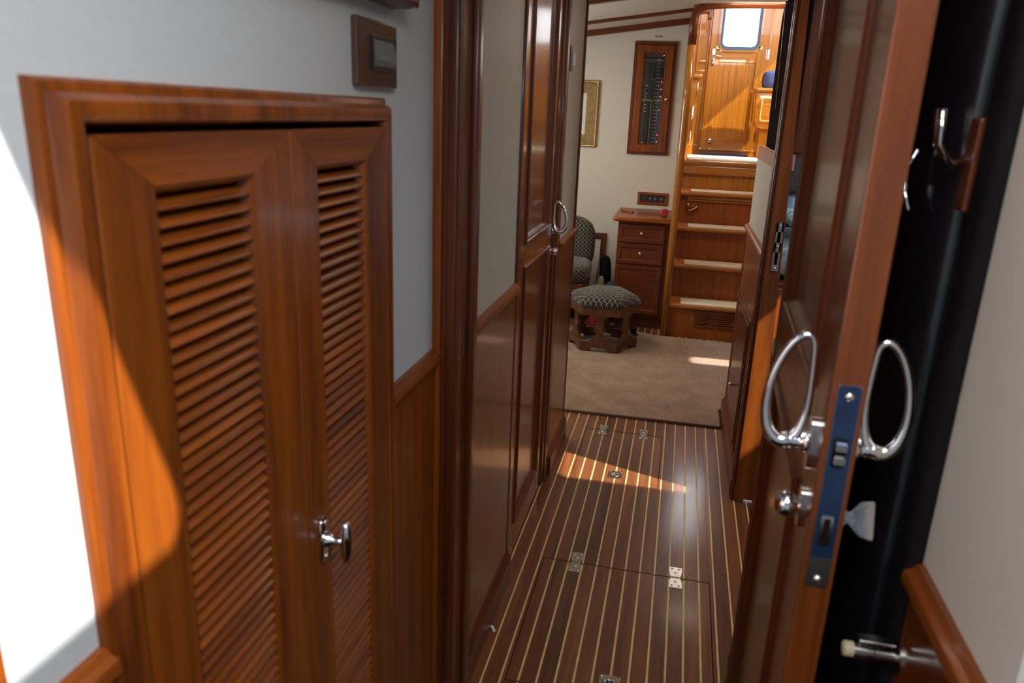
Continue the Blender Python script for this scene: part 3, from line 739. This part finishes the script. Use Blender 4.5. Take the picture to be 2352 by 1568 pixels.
# ------------------------------------------------------------------ panelled doors
def panelled(root, bx, F, u0, u1, z0, z1, st0, st1, zl0, zl1, mz, mu, t):
    """Door leaf: stiles st0, st1 wide, lock rail from zl0 to zl1, two recessed panels with mouldings."""
    a, b = u0+st0, u1-st1
    bx(u0, a, -t, 0, z0, z1).build('stile', mz, root); bx(b, u1, -t, 0, z0, z1).build('stile', mz, root)
    for p, q in ((z0, z0+.11), (zl0, zl1), (z1-.10, z1)): bx(a, b, -t, 0, p, q).build('rail', mu, root)
    for p, q in ((z0+.11, zl0), (zl1, z1-.10)):
        pn = bx(a, b, -t+.008, -.008, p, q).build('panel', mz, root)
        m = sweep_rect(MB(), F, a-.004, b+.004, p-.004, q+.004, [(0, -.002), (0, .004), (.004, .0075), (.010, .0075), (.013, .004), (.018, .003), (.022, -.003), (.028, -.008)])
        m.build('moulding', DZ if mz is not DZ else DZ, pn, smooth=35)
CF = -.462
dd = thing('door_2', 'teak passage door with two panels and chrome loop handle', 'door', (CF, 2.53, 0), kind=S)
panelled(dd, lambda u0, u1, d0, d1, z0, z1: MB().box(CF+d0, CF+d1, u0, u1, z0, z1, .002), lambda u, v, d: (CF+d, u, v), 2.205, 2.835, .012, 2.02, .115, .105, 1.028, 1.105, DRZ, WY, .035)
for p, q in ((2.150, 2.172), (2.172, 2.200), (2.842, 2.880), (2.880, 2.948)):  # dark wood stands in for the shadow gaps along the frame
    x1 = -.447 if q in (2.172, 2.948) else -.4535
    tag(MB().box(-.60, x1, p, q, 0, 2.09, .004, 2).build('trim_9', DZ, smooth=30), 'teak frame strip, darkened for shade, beside the panelled passage door', 'door frame', group='door frame strips of the passage door', kind=S)
tag(B(-.60, -.51, 2.15, 2.95, 0, 2.09).build('wall_left', DARK), None, 'wall', kind=S)
tag(B(-.51, -.4535, 2.20, 2.842, 2.025, 2.09).build('trim_10', DY), 'door head over the passage door', 'door frame', kind=S)
def loop_handle(parent, P, sgn):
    """Rose, hub and drop-shaped loop; P maps (along, out, up) from the hub to coordinates."""
    g = MB()
    g.prism([(0, 0)]*0 or rrect(-.014, .014, -.034, .034, .012, 4), 'y', 0, .006)
    for v in g.bm.verts: v.co = P(v.co.x, v.co.y, v.co.z)
    bmesh.ops.recalc_face_normals(g.bm, faces=g.bm.faces)
    rose = g.build('handle_rose', CHROME, parent, smooth=40)
    h = MB().lathe([(.015, 0), (.0145, .006), (.010, .010), (.0088, .014), (.0105, .017), (.0088, .020), (.0105, .023), (.0088, .026), (.010, .026)], (0, .005, 0), 'y', 16)
    for v in h.bm.verts: v.co = P(v.co.x, v.co.y, v.co.z)
    bmesh.ops.recalc_face_normals(h.bm, faces=h.bm.faces)
    h.build('hub', CHROME, rose, smooth=True)
    # D-shaped loop in the upright plane square to the door: straight side next to the door, bulging outer side, heavy foot
    key = [(.034, .008, .0105), (.046, .008, .0095), (.056, .020, .0078), (.0605, .040, .0062), (.0600, .062, .0056), (.056, .084, .0053), (.048, .105, .0051), (.038, .119, .0051), (.029, .123, .0050), (.0225, .117, .0048), (.0205, .100, .0047), (.0195, .078, .0047), (.0192, .055, .0050), (.0210, .034, .0062), (.0260, .016, .0090)]
    pts, rr = [], []
    n = len(key)
    for i in range(n):
        p0, p1, p2, p3 = key[i-1], key[i], key[(i+1) % n], key[(i+2) % n]
        for k in range(4):
            t = k/4
            q = [.5*(2*b_ + (c_-a_)*t + (2*a_-5*b_+4*c_-d_)*t*t + (3*b_-a_-3*c_+d_)*t**3) for a_, b_, c_, d_ in zip(p0, p1, p2, p3)]
            pts.append(P(.002, (q[0]-.018)*1.15+.011, q[1]*1.17-.010)); rr.append(q[2])
    l = MB().tube(pts, rr, closed=True, seg=12, flat=1.0)
    l.build('loop', CHROME, rose, smooth=True)
    return rose
def turn_knob(parent, P, flat):
    g = MB().prism(rrect(-.012, .012, -.026, .026, .008, 4), 'y', 0, .005)
    for v in g.bm.verts: v.co = P(v.co.x, v.co.y, v.co.z)
    bmesh.ops.recalc_face_normals(g.bm, faces=g.bm.faces)
    r = g.build('lock_plate', CHROME, parent, smooth=40)
    if not flat: k = MB().lathe([(.011, 0), (.012, .003), (.0155, .008), (.0170, .015), (.0150, .023), (.009, .028), (0, .029)], (0, .005, 0), 'y', 18)
    else:
        k = MB().lathe([(.011, 0), (.010, .006), (.006, .010), (.006, .018)], (0, .005, 0), 'y', 14)
        k.prism([(-.002, .020), (.0, .016), (.022, .030), (.030, .044), (.026, .046)], 'x', -.0025, .0025) if False else None
        o = [(.016, -.006), (.018, .006), (.030, .018), (.044, .021), (.046, .019), (.046, -.019), (.044, -.021), (.030, -.018)]
        k.prism(o, 'x', -.0028, .0028, bev=.001)
    for v in k.bm.verts: v.co = P(v.co.x, v.co.y, v.co.z)
    bmesh.ops.recalc_face_normals(k.bm, faces=k.bm.faces)
    k.build('knob', CHROME, r, smooth=40)
loop_handle(dd, lambda a, o, u: Vector((CF+o, 2.785-a*.3, 1.082+u*.80)), 1)
turn_knob(dd, lambda a, o, u: Vector((CF+o, 2.785-a, 1.006+u*.9)), False)
# small white switch between door and saloon
ws = thing('wall_switch', 'small white wall switch with brown back high beside the panelled passage door', 'switch', (-.45, 3.03, 1.70))
MB().box(-.4555, -.449, 3.0, 3.06, 1.655, 1.745, .002).build('plate', BRN, ws)
MB().box(-.4495, -.440, 3.012, 3.048, 1.672, 1.722, .003, 2).build('toggle', WPLAS, ws)

# ------------------------------------------------------------------ the open foreground door
th = -math.atan(.0435)
d1 = thing('door_1', 'open teak door in the foreground showing its steel lock plate', 'door', (.184, .85, 0), th, kind=S, local=True)
T1 = .0377; L1 = .666
def bl(u0, u1, d0, d1, z0, z1): return MB().box(-d1, -d0, u0, u1, z0, z1, .0025, 2)
panelled(d1, bl, lambda u, v, d: (-d, u, v), 0, L1, .012, 2.02, .130, .085, 1.045, 1.180, DRZ, WY, T1)
lp = MB().prism(rrect(.0068, .0318, .971, 1.226, .0015, 2), 'y', -.0022, .003).build('lock_face_plate', SATIN, d1)
BLU = plain('blue_reflection_tint', (0.030, 0.060, 0.140), 0.14, metal=0.6, coat=0.3, noise=0.15, nscale=18)
MB().prism(rrect(.0073, .0313, 1.010, 1.2255, .004, 4), 'y', -.0028, -.002).build('plate_reflection', BLU, lp)  # blue reflection in the chrome plate, painted as a thin overlay
B(.0115, .026, -.0035, -.002, 1.128, 1.162).build('latch_opening', DARK, lp)
for z in (1.131, 1.147): MB().prism([(-.0035, z), (-.011, z+.003), (-.011, z+.011), (-.0035, z+.013)], 'x', .013, .0255, bev=.001).build('latch_bolt', SATIN, lp)
MB().ring(rrect(.0125, .0255, 1.028, 1.066, .001, 2), rrect(.0155, .0225, 1.032, 1.062, .001, 2), 'y', -.0042, -.002).build('deadbolt_slot', CHROME, lp)
B(.0155, .0225, -.0031, -.002, 1.032, 1.062).build('deadbolt', DARK, lp)
for z in (1.213, .981): MB().lathe([(0, .003), (.0045, .0024), (.0052, .0)], (.0193, -.0022, z), '-y', 12).build('screw', CHROME, lp, smooth=True)
loop_handle(d1, lambda a, o, u: Vector((-o, .060+a*.9, 1.128+u)), 1)
loop_handle(d1, lambda a, o, u: Vector((T1+o, .060+a*.9, 1.128+u)), 1)
turn_knob(d1, lambda a, o, u: Vector((-o, .060+a, 1.042+u)), False)
turn_knob(d1, lambda a, o, u: Vector((T1+o, .060+u*.55, 1.036+u)), True)
MB().tube([(.004, L1+.001, .012), (.004, L1+.001, 2.02)], .007, seg=12).build('edge_bead', DRZ, d1, smooth=True)
ep = MB().tube([(T1-.002, .075, .915), (T1+.014, .075, .915), (T1+.014, .075, .893), (T1-.002, .075, .893)], .0022, seg=8).build('catch_staple', CHROME, d1, smooth=True)
for z in (.25, 1.0, 1.8): MB().tube([(.0, L1+.004, z), (.0, L1+.004, z+.09)], .006, seg=10).build('hinge', SATIN, d1, smooth=True)
# ------------------------------------------------------------------ door holder on the wainscot
ds = thing('door_holder', 'steel door holder post sticking out of the low teak wainscot', 'door stop', (.30, .858, .885))
MB().lathe([(.020, 0), (.020, .003), (.010, .006)], (.312, .858, .885), '-x', 18).build('flange', SATIN, ds, smooth=40)
MB().lathe([(.0075, 0), (.0075, .018), (.009, .019), (.009, .026), (.0075, .027), (.0075, .034), (.010, .035), (.010, .050)], (.310, .858, .885), '-x', 16).build('post', SATIN, ds, smooth=40)
MB().lathe([(.0095, .050), (.0095, .060), (.007, .062), (0, .062)], (.310, .858, .885), '-x', 16).build('rubber_tip', CORK, ds, smooth=40)
MB().tube([(.268, .858, .893), (.266, .853, .902), (.300, .850, .905)], .0022, seg=8).box(.262, .304, .846, .862, .9035, .9075, .001).build('hook', SATIN, ds)
# ------------------------------------------------------------------ coats on the rack behind the door
rk = thing('coat_rack', 'brown wooden coat rack board with chrome hooks behind the foreground door', 'coat rack', (.31, .94, 1.41))
MB().box(.302, .3195, .925, .955, 1.412, 1.512, .003, 2).build('board', DY, rk)
for y in (.942,):
    for s in (-1, 1):
        z = 1.50
        MB().tube([(.302, y, z-.03), (.286, y+.001*s, z-.038), (.270, y+.005*s, z-.016), (.266, y+.009*s, z+.020)], [.0045, .004, .0036, .0042], seg=8).build('hook', CHROME, rk, smooth=True)
def coat(label, y0, y1, xf, z0, z1, seed, folds, amp, mat=BLACKG, pw=4):
    """A hanging coat: folded front skin closed against the wall."""
    rnd = random.Random(seed); ph = rnd.uniform(0, 6)
    m = MB(); NY, NZ = 34, 22
    g = []
    for j in range(NZ+1):
        v = j/NZ; z = z0+(z1-z0)*v
        row = []
        for i in range(NY+1):
            u = .5-.5*math.cos(PI*i/NY)
            e = max(0, 1-abs(2*u-1)**pw)**.5
            w = amp*math.sin(folds*2*PI*u+ph+.5*math.sin(2.0*v+ph))*(.7+.3*math.cos(3*v))*min(1, 4*u)
            sh = 1 if v < .9 else math.cos((v-.9)/.1*PI/2)**.5
            x = .3185 - max(.0, (.3185-xf + w)*e*sh)
            y = y0+(y1-y0)*(u if v < .92 else .5+(u-.5)*(1-.25*(v-.92)/.08))
            row.append(m.bm.verts.new((x, y, z)))
        g.append(row)
    bk = [[m.bm.verts.new((.3190, r[i].co.y, r[i].co.z)) for i in (0, NY)] for r in g]
    for j in range(NZ):
        for i in range(NY): m.bm.faces.new((g[j][i], g[j][i+1], g[j+1][i+1], g[j+1][i]))
        m.bm.faces.new((bk[j][0], bk[j][1], bk[j+1][1], bk[j+1][0])[::-1])
    bmesh.ops.recalc_face_normals(m.bm, faces=m.bm.faces)
    return tag(m.build('coat', mat, smooth=True), label, 'coat')
c1 = coat('large black oilskin coat hanging behind the foreground door', .958, 1.44, .272, .30, 1.96, 3, 2.0, .004, pw=5)
MB().tube([(.268, 1.005, 1.475), (.262, 1.012, 1.455), (.262, 1.006, 1.425), (.266, .990, 1.405)], .003, seg=8).build('metal_clasp', CHROME, c1, smooth=True)
coat('narrow black coat hanging at the outer end of the coat rack', .866, .922, .302, .30, 1.96, 9, .6, .001, mat=BLACKM)
# ------------------------------------------------------------------ saloon carpet
cp = MB().prism([(-1.6, 3.702), (.306, 3.712), (.306, 3.955), (.615, 3.955), (.615, 5.285), (-.10, 5.312), (-.20, 5.36), (-1.6, 5.44)], 'z', .0, .012, bev=.004).build('carpet', CARPET, smooth=40)
tag(cp, 'taupe cut-pile carpet covering the saloon floor', 'carpet')
MB().tube([(-1.6, 3.702, .006), (.300, 3.712, .006), (.308, 3.718, .006), (.308, 3.955, .006), (.6, 3.957, .006)], .0078, seg=8).build('binding', BIND, cp, smooth=True)
chip = MB().box(-.4305, -.4215, 1.882, 1.912, .0002, .004, .0015).rot(Matrix.Translation((-.426, 1.897, 0)) @ Matrix.Rotation(.55, 4, 'Z') @ Matrix.Translation((.426, -1.897, 0))).build('paper_scrap', WPLAS)
tag(chip, 'small white paper scrap on the striped floor by the left baseboard', 'scrap')

# ------------------------------------------------------------------ drawer cabinet
dc = thing('drawer_cabinet', 'dark teak cabinet with two drawers and a cupboard door beside the stairs', 'cabinet', (-.22, 5.7, 0))
MB().box(-.415, -.038, 5.482, 6.048, .09, .785, .004, 2).build('body', DZ, dc)
MB().box(-.395, -.038, 5.535, 6.04, 0, .09).build('plinth', DX, dc)
MB().prism([(-.455, 6.048), (-.455, 5.46)] + [(-.425+.030*math.cos(math.radians(a)), 5.460+.030*math.sin(math.radians(a))) for a in range(190, 271, 16)] + [(-.036, 5.430), (-.036, 6.048)], 'z', .785, .816, bev=.012).build('top', WX, dc, smooth=45)
FD = lambda u, v, d: (u, 5.472-d, v)
def front(name, z0, z1, u0=-.408, u1=-.082):
    b = MB().box(u0, u1, 5.472, 5.483, z0, z1, .002).build(name, DX, dc)
    sweep_rect(MB(), FD, u0+.002, u1-.002, z0+.002, z1-.002, [(0, -.001), (.0, .006), (.024, .006), (.034, -.001), (.038, .0005)]).build('raised_frame', DX, b, smooth=30)
    B(u0+.03, u1-.03, 5.4705, 5.474, z0+.03, z1-.03).build('panel', DX, b)
    return b
dk = [(.0045, 0), (.0045, .012), (.007, .015), (.012, .020), (.0125, .026), (.008, .031), (0, .032)]
for z0, z1, zz in ((.637, .766, .706), (.482, .626, .562)):
    f_ = front('drawer', z0, z1)
    MB().lathe(dk, (-.243, 5.470, zz), '-y', 14).build('knob', CHROME, f_, smooth=True)
f_ = front('cupboard_door', .116, .472)
MB().lathe(dk, (-.392, 5.466, .300), '-y', 14).build('knob', CHROME, f_, smooth=True)
# small things on the cabinet
rc = thing('toy_cup', 'small magenta toy cup lying on the dark teak cabinet top', 'toy', (-.10, 5.62, .816))
MB().lathe([(.022, 0), (.026, .005), (.027, .05), (.022, .06), (.018, .062), (.017, .08), (.008, .082)], (-.10, 5.60, .843), 'y', 18).build('cup', PINK, rc, smooth=40)
MB().lathe([(.0, -.002), (.020, -.002), (.020, .004)], (-.10, 5.60, .843), 'y', 18).build('lid', RED, rc, smooth=40)
MB().blob((-.122, 5.668, .842), (.012, .012, .022), 2).build('crown', PINK, rc, smooth=True)
tag(MB().tube([(-.42, 5.80, .824), (-.38, 5.76, .823), (-.33, 5.70, .822)], [.008, .010, .008], seg=10).build('pencil_case', WX, smooth=True), 'slim orange brown case lying at the left back of the cabinet top', 'case')
# outlet panel
op = thing('outlet_panel', 'wood framed black outlet panel on the bulkhead above the cabinet', 'socket', (-.21, 6.04, .895))
sweep_rect(MB(), lambda u, v, d: (u, 6.050-d, v), -.325, -.095, .848, .942, [(0, 0), (0, .012), (.006, .015), (.018, .014), (.024, .004)]).build('frame', WX, op, smooth=30)
pk = MB().box(-.303, -.117, 6.042, 6.050, .870, .920).build('plate', BLACK, op)
for x0, x1 in ((-.300, -.245), (-.240, -.215), (-.210, -.170), (-.165, -.120)):
    b = MB().box(x0, x1, 6.0385, 6.043, .873, .917, .002).build('module', PANELK, pk)
for x in (-.228, -.19, -.142):
    MB().lathe([(0, .001), (.007, .001), (.009, 0)], (x, 6.0385, .895), '-y', 10).build('socket_face', GREYP, pk)
tag(MB().box(-.298, -.243, 6.046, 6.051, 2.062, 2.072, .001).build('name_plate', BRASS), 'tiny pale brass strip on the bulkhead above the breaker panel', 'plate')
# breaker panel behind a glazed door
bp = thing('breaker_panel', 'wood framed glazed breaker panel with red lights on the saloon bulkhead', 'electrical panel', (-.28, 6.03, 1.22))
FP = lambda u, v, d: (u, 6.050-d, v)
sweep_rect(MB(), FP, -.436, -.128, 1.224, 2.030, [(0, 0), (0, .020), (.020, .020), (.022, .016), (.026, .016)]).build('case', DZ, bp, smooth=20)
dp = sweep_rect(MB(), FP, -.412, -.148, 1.244, 2.006, [(0, .012), (0, .030), (.003, .033), (.052, .033), (.058, .026), (.060, .010)]).build('door', WZ, bp, smooth=20)
MB().lathe(dk, (-.174, 6.017, 1.629), '-y', 14).build('knob', CHROME, dp, smooth=True)
pb = B(-.356, -.204, 6.040, 6.049, 1.30, 1.95).build('panel_face', PANELK, bp)
B(-.355, -.205, 6.037, 6.041, 1.618, 1.624).build('divider', BRASS, pb)
B(-.285, -.281, 6.037, 6.041, 1.302, 1.618).build('divider', BRASS, pb)
LB = B(-.262, -.236, 6.0385, 6.041, 1.90, 1.9055).build('breaker_label', LABEL, pb); LBz = 1.90; n = 0
leds = {0: 1, 7: 1, 9: 1, 11: 1}
zz = [1.935-.0262*i for i in range(13)] + [1.602-.0255*i for i in range(12)]
for i, z in enumerate(zz):
    if 0 < i: copy_part(LB, pb, (0, 0, z-LBz-.003))
for i in (0, 7, 9, 11, 15, 22, 24):
    MB().lathe([(0, .004), (.0042, .003), (.0045, 0)], (-.219, 6.040, zz[i]), '-y', 10).build('red_light', LED, pb, smooth=True)
for z in (1.72, 1.665, 1.638, 1.585, 1.56, 1.535, 1.31):
    B(-.333, -.318, 6.0385, 6.041, z, z+.006).build('gauge_mark', WPLAS, pb)
for i in range(24):
    z = zz[i+1] if i < 24 else 0
    MB().box(-.300 if i > 11 else -.278, -.288 if i > 11 else -.266, 6.036, 6.041, z-.005, z+.005).build('breaker_switch', BLACK, pb)
B(-.354, -.206, 6.026, 6.029, 1.302, 1.948).build('glass_pane', GLASS, dp)
# gilt picture
pc = thing('framed_picture', 'gilt framed small print on the cream saloon bulkhead', 'picture', (-.87, 6.04, 1.26))
sweep_rect(MB(), FP, -1.075, -.678, 1.262, 1.748, [(0, 0), (0, .022), (.006, .026), (.014, .024), (.020, .016)]).build('outer_frame', GOLD, pc, smooth=30)
sweep_rect(MB(), FP, -1.057, -.696, 1.280, 1.730, [(0, .014), (.002, .016), (.070, .012), (.076, .009)]).build('gilt_border', GOLDD, pc)
pm = B(-.985, -.768, 6.040, 6.049, 1.352, 1.658).build('mat_board', MATW, pc)
B(-.955, -.800, 6.0385, 6.041, 1.40, 1.61).build('print', ARTK, pm)
B(-.86, -.797, 6.0378, 6.0395, 1.39, 1.49).build('print_red_area', ARTR, pm)

# ------------------------------------------------------------------ armchair, partly behind the passage wall
ac = thing('armchair', 'armchair in black diamond lattice fabric at the saloon bulkhead', 'chair', (-.86, 5.4, 0))
MB().cushion(-1.16, -.582, 5.14, 5.60, .350, .500, p=4.5, puff=.10).build('seat_cushion', LATT, ac, smooth=True, uv=34)
bk = MB().cushion(-1.16, -.585, 5.50, 5.66, .37, .785, p=3.6, puff=.04)
bk.rot(Matrix.Translation((0, 5.58, .40)) @ Matrix.Rotation(-.10, 4, 'X') @ Matrix.Translation((0, -5.58, -.40)))
bk.build('backrest', LATT, ac, smooth=True, uv=34)
MB().box(-1.14, -.605, 5.17, 5.60, .28, .365, .01, 2).build('seat_frame', DX, ac)
for x in (-1.12, -.63):
    for y in (5.20, 5.57): MB().box(x-.022, x+.022, y-.022, y+.022, 0.0125 if y < 5.4 else 0, .29, .004).build('leg', DZ, ac)
# ------------------------------------------------------------------ hexagonal footstool
sx, sy = -.430, 4.968
fs = thing('footstool', 'hexagonal oak footstool with diamond lattice cushion on the carpet', 'stool', (sx, sy, .0125), group=None)
def hexp(r, a0=0): return [(sx+r*math.cos(math.radians(60*k+a0)), sy+r*math.sin(math.radians(60*k+a0))) for k in range(6)]
R = .238
def hexring(r1, r0, z0, z1): return MB().ring(hexp(r1), hexp(r0), 'z', z0, z1)
hexring(R, R-.03, .255, .306).build('apron', STL, fs)
MB().prism(hexp(R-.012), 'z', .290, .304).build('top_board', STL, fs)
# base ring with arched feet on each side
for k in range(6):
    a, b = Vector((*hexp(R)[k], 0)), Vector((*hexp(R)[(k+1) % 6], 0))
    a2, b2 = Vector((*hexp(R-.032)[k], 0)), Vector((*hexp(R-.032)[(k+1) % 6], 0))
    out = [(0, .0125), (.20, .0125), (.24, .020), (.28, .033), (.36, .040), (.64, .040), (.72, .033), (.76, .020), (.80, .0125), (1, .0125), (1, .075), (0, .075)]
    m = MB()
    A = [m.bm.verts.new(a.lerp(b, u)+Vector((0, 0, z))) for u, z in out]; Bq = [m.bm.verts.new(a2.lerp(b2, u)+Vector((0, 0, z))) for u, z in out]
    m.bm.faces.new(A); m.bm.faces.new(Bq[::-1])
    for i in range(len(out)): m.bm.faces.new((A[i], Bq[i], Bq[(i+1) % len(out)], A[(i+1) % len(out)]))
    bmesh.ops.recalc_face_normals(m.bm, faces=m.bm.faces)
    m.build('base_rail', STL, fs)
    # hourglass leg board in the middle of the side
    mid = (a+b)/2; dirn = (b-a).normalized(); inw = (Vector((sx, sy, 0))-mid).normalized()
    prof = []
    for z, w in ((.072, .062), (.080, .060), (.092, .046), (.106, .032), (.125, .024), (.140, .024), (.152, .030), (.165, .033), (.178, .030), (.190, .024), (.212, .022), (.230, .030), (.244, .046), (.256, .052)): prof.append((w, z))
    poly = prof + [(-w, z) for w, z in prof[::-1]]
    m = MB()
    A = [m.bm.verts.new(mid+inw*.014+dirn*w+Vector((0, 0, z))) for w, z in poly]; Bq = [m.bm.verts.new(mid+inw*.034+dirn*w+Vector((0, 0, z))) for w, z in poly]
    m.bm.faces.new(A); m.bm.faces.new(Bq[::-1])
    for i in range(len(poly)): m.bm.faces.new((A[i], Bq[i], Bq[(i+1) % len(poly)], A[(i+1) % len(poly)]))
    bmesh.ops.recalc_face_normals(m.bm, faces=m.bm.faces)
    lg = m.build('leg_board', STL, fs)
    m = MB().lathe([(.026, 0), (.027, .004), (.021, .007), (.017, .004), (.012, .004), (.009, .008), (0, .009)], (0, 0, 0), 'z', 18)
    m.rot(Matrix.Translation(mid+inw*.014+Vector((0, 0, .165))) @ (-inw).to_track_quat('Z', 'Y').to_matrix().to_4x4())
    m.build('rosette', STL, lg, smooth=40)
m = MB(); hp_ = hexp(R+.004); NR = 9
def hx(t, f):   # point on the hexagon outline scaled by f
    k = int(t) % 6; u = t-int(t); p, q = hp_[k], hp_[(k+1) % 6]
    return (sx+((p[0]+(q[0]-p[0])*u)-sx)*f, sy+((p[1]+(q[1]-p[1])*u)-sy)*f)
rings = []
for f, z in ((.96, .302), (1.0, .312), (1.0, .326), (.97, .344), (.90, .362), (.78, .378), (.62, .390), (.42, .398), (.2, .402)):
    rings.append([m.bm.verts.new((*hx(t/4, f), z)) for t in range(24)])
for A, Bq in zip(rings, rings[1:]):
    for k in range(24): m.bm.faces.new((A[k], A[(k+1) % 24], Bq[(k+1) % 24], Bq[k]))
m.bm.faces.new(rings[-1])
bmesh.ops.recalc_face_normals(m.bm, faces=m.bm.faces)
# lattice laid flat over the dome
cu = m.build('cushion', LATT, fs, smooth=True)
ul = cu.data.uv_layers.new(name='UVMap')
for lp_ in cu.data.loops:
    c = cu.data.vertices[lp_.vertex_index].co
    s_ = 1 + 1.6*max(0, .33-(c.z+.012))
    ul.data[lp_.index].uv = (c.x*29*s_, (c.y*s_)*29)

# ------------------------------------------------------------------ odds and ends between chair and cabinet
lf_ = thing('leaning_frame', 'empty brown wooden frame leaning on the bulkhead behind the armchair', 'frame', (-.72, 6.02, 0))
sweep_rect(MB(), lambda u, v, d: (u, 6.045-d-.02*(1-v/.6), v), -.95, -.545, .01, .605, [(0, 0), (0, .016), (.004, .018), (.036, .018), (.042, .012), (.042, 0)]).build('frame', DZ, lf_, smooth=30)
MB().lathe([(0, .004), (.006, .003), (.006, 0)], (-.60, 6.027, .588), '-y', 10).build('screw', BRASS, lf_)
bg_ = thing('backpack', 'black nylon backpack standing behind the armchair seat', 'bag', (-.52, 5.78, 0))
MB().cushion(-.575, -.465, 5.69, 5.88, .002, .47, p=3.2).build('body', KBAG, bg_, smooth=True)
MB().cushion(-.565, -.475, 5.672, 5.72, .05, .25, p=3.5).build('front_pocket', KBAG, bg_, smooth=True)
MB().tube([(-.556, 5.70, .44), (-.552, 5.675, .35), (-.552, 5.662, .18), (-.556, 5.668, .06)], .008, seg=8).build('strap', TAN, bg_, smooth=True)
tb = MB().cushion(-.550, -.492, 5.585, 5.655, .0, .345, p=3).rot(Matrix.Identity(4)).build('rolled_towel', TAN, smooth=True)
tag(tb, 'tan rolled towel standing against the black backpack', 'towel')
gb = thing('canvas_tote', 'slumped grey blue canvas tote against the cabinet side', 'bag', (-.452, 5.58, 0))
MB().blob((-.452, 5.575, .150), (.030, .065, .135), 3, .10, 5).build('body', BBAG, gb, smooth=True)
MB().blob((-.452, 5.58, .27), (.030, .055, .045), 3, .12, 8).build('fold', NAVY, gb, smooth=True)
rcl = MB().blob((-.520, 5.445, .098), (.052, .055, .085), 3, .12, 2).build('red_bundle', RED, smooth=True)
tag(rcl, 'crumpled red cloth bundle between armchair and cabinet', 'clothing')
rcl2 = MB().blob((-.505, 5.275, .090), (.062, .052, .068), 3, .10, 12).build('red_bundle', RED, smooth=True)
tag(rcl2, 'red cloth bundle on the floor seen through the footstool legs', 'clothing')
sh = thing('black_shoe', 'black shoe on the carpet behind the footstool base', 'shoe', (-.30, 5.26, .012))
MB().blob((-.31, 5.255, .049), (.105, .040, .034), 3, .05, 4).build('upper', KBAG, sh, smooth=True)
MB().cushion(-.42, -.20, 5.215, 5.295, .0125, .030, p=3).build('sole', BLACK, sh, smooth=True)

# ------------------------------------------------------------------ television and its shelf on the right
ts = thing('television_shelf', 'narrow pinkish shelf ledge under the black television', 'shelf', (.36, 3.5, 1.335))
MB().box(.343, .40, 3.035, 3.932, 1.327, 1.385, .003).build('ledge', ROSE, ts)
MB().box(.343, .348, 3.035, 3.932, 1.385, 1.391, .001).build('edge_strip', SATIN, ts)
tv = thing('television', 'flat black television standing on the pinkish shelf', 'television', (.37, 3.4, 1.385))
MB().prism([(3.50, 1.39), (3.735, 1.39), (3.735, 1.50), (3.755, 1.53), (3.755, 1.93), (3.72, 1.975), (3.50, 1.975)], 'x', .357, .392, bev=.004).build('rear_housing', TVK, tv)
MB().box(.352, .394, 3.06, 3.56, 1.395, 2.05, .004).build('screen', TVK, tv)
MB().prism([(3.575, 1.98), (3.585, 1.98), (3.45, 1.55), (3.44, 1.55)], 'x', .347, .353).build('bezel_edge', SATIN, tv)
B(.36, .39, 3.2, 3.5, 1.386, 1.397).build('foot', TVK, tv)
# ------------------------------------------------------------------ side cabin berth
be = thing('berth', 'teak berth base with blue print bedding inside the side cabin', 'bed', (.9, 3.4, 0))
MB().box(.386, 1.5, 3.050, 3.88, .0, .90, .003).build('base', DZ, be)
MB().box(.40, 1.5, 3.040, 3.052, .62, .88, .003).build('front_board', WZ, be)
MB().prism(base_prof(3.050, -1, .09, .014), 'x', .386, 1.5).build('toe_moulding', DX, be) if False else MB().box(.40, 1.5, 3.036, 3.052, .055, .085, .006, 2).build('toe_moulding', WX, be)
MB().cushion(.390, 1.5, 3.05, 3.88, .90, 1.05, p=9).build('mattress', FLORAL, be, smooth=True)
tag(MB().cushion(.400, .95, 3.56, 3.86, 1.053, 1.20, p=3.0).build('pillow', FLORAL, smooth=True), 'blue print pillow on the side cabin berth', 'pillow')
qm = MB().blob((.66, 3.30, 1.125), (.265, .235, .070), 4, .09, 6)
for v in qm.bm.verts:
    v.co.z = max(1.054, v.co.z + .008*math.sin(38*v.co.x+9*v.co.y)+.006*math.sin(55*v.co.y))
    v.co.y = max(3.052, v.co.y)
tag(qm.build('quilt', FLORAL, smooth=True), 'rumpled blue leaf print quilt on the side cabin berth', 'quilt')
up = thing('hanging_locker', 'dark teak locker hanging over the side cabin berth', 'locker', (.7, 3.6, 1.36))
MB().box(.398, 1.3, 3.42, 3.88, 1.362, 2.05, .003).build('body', DZ, up)
MB().box(.42, .84, 3.408, 3.422, 1.38, 2.03, .003).build('door', DZ, up)
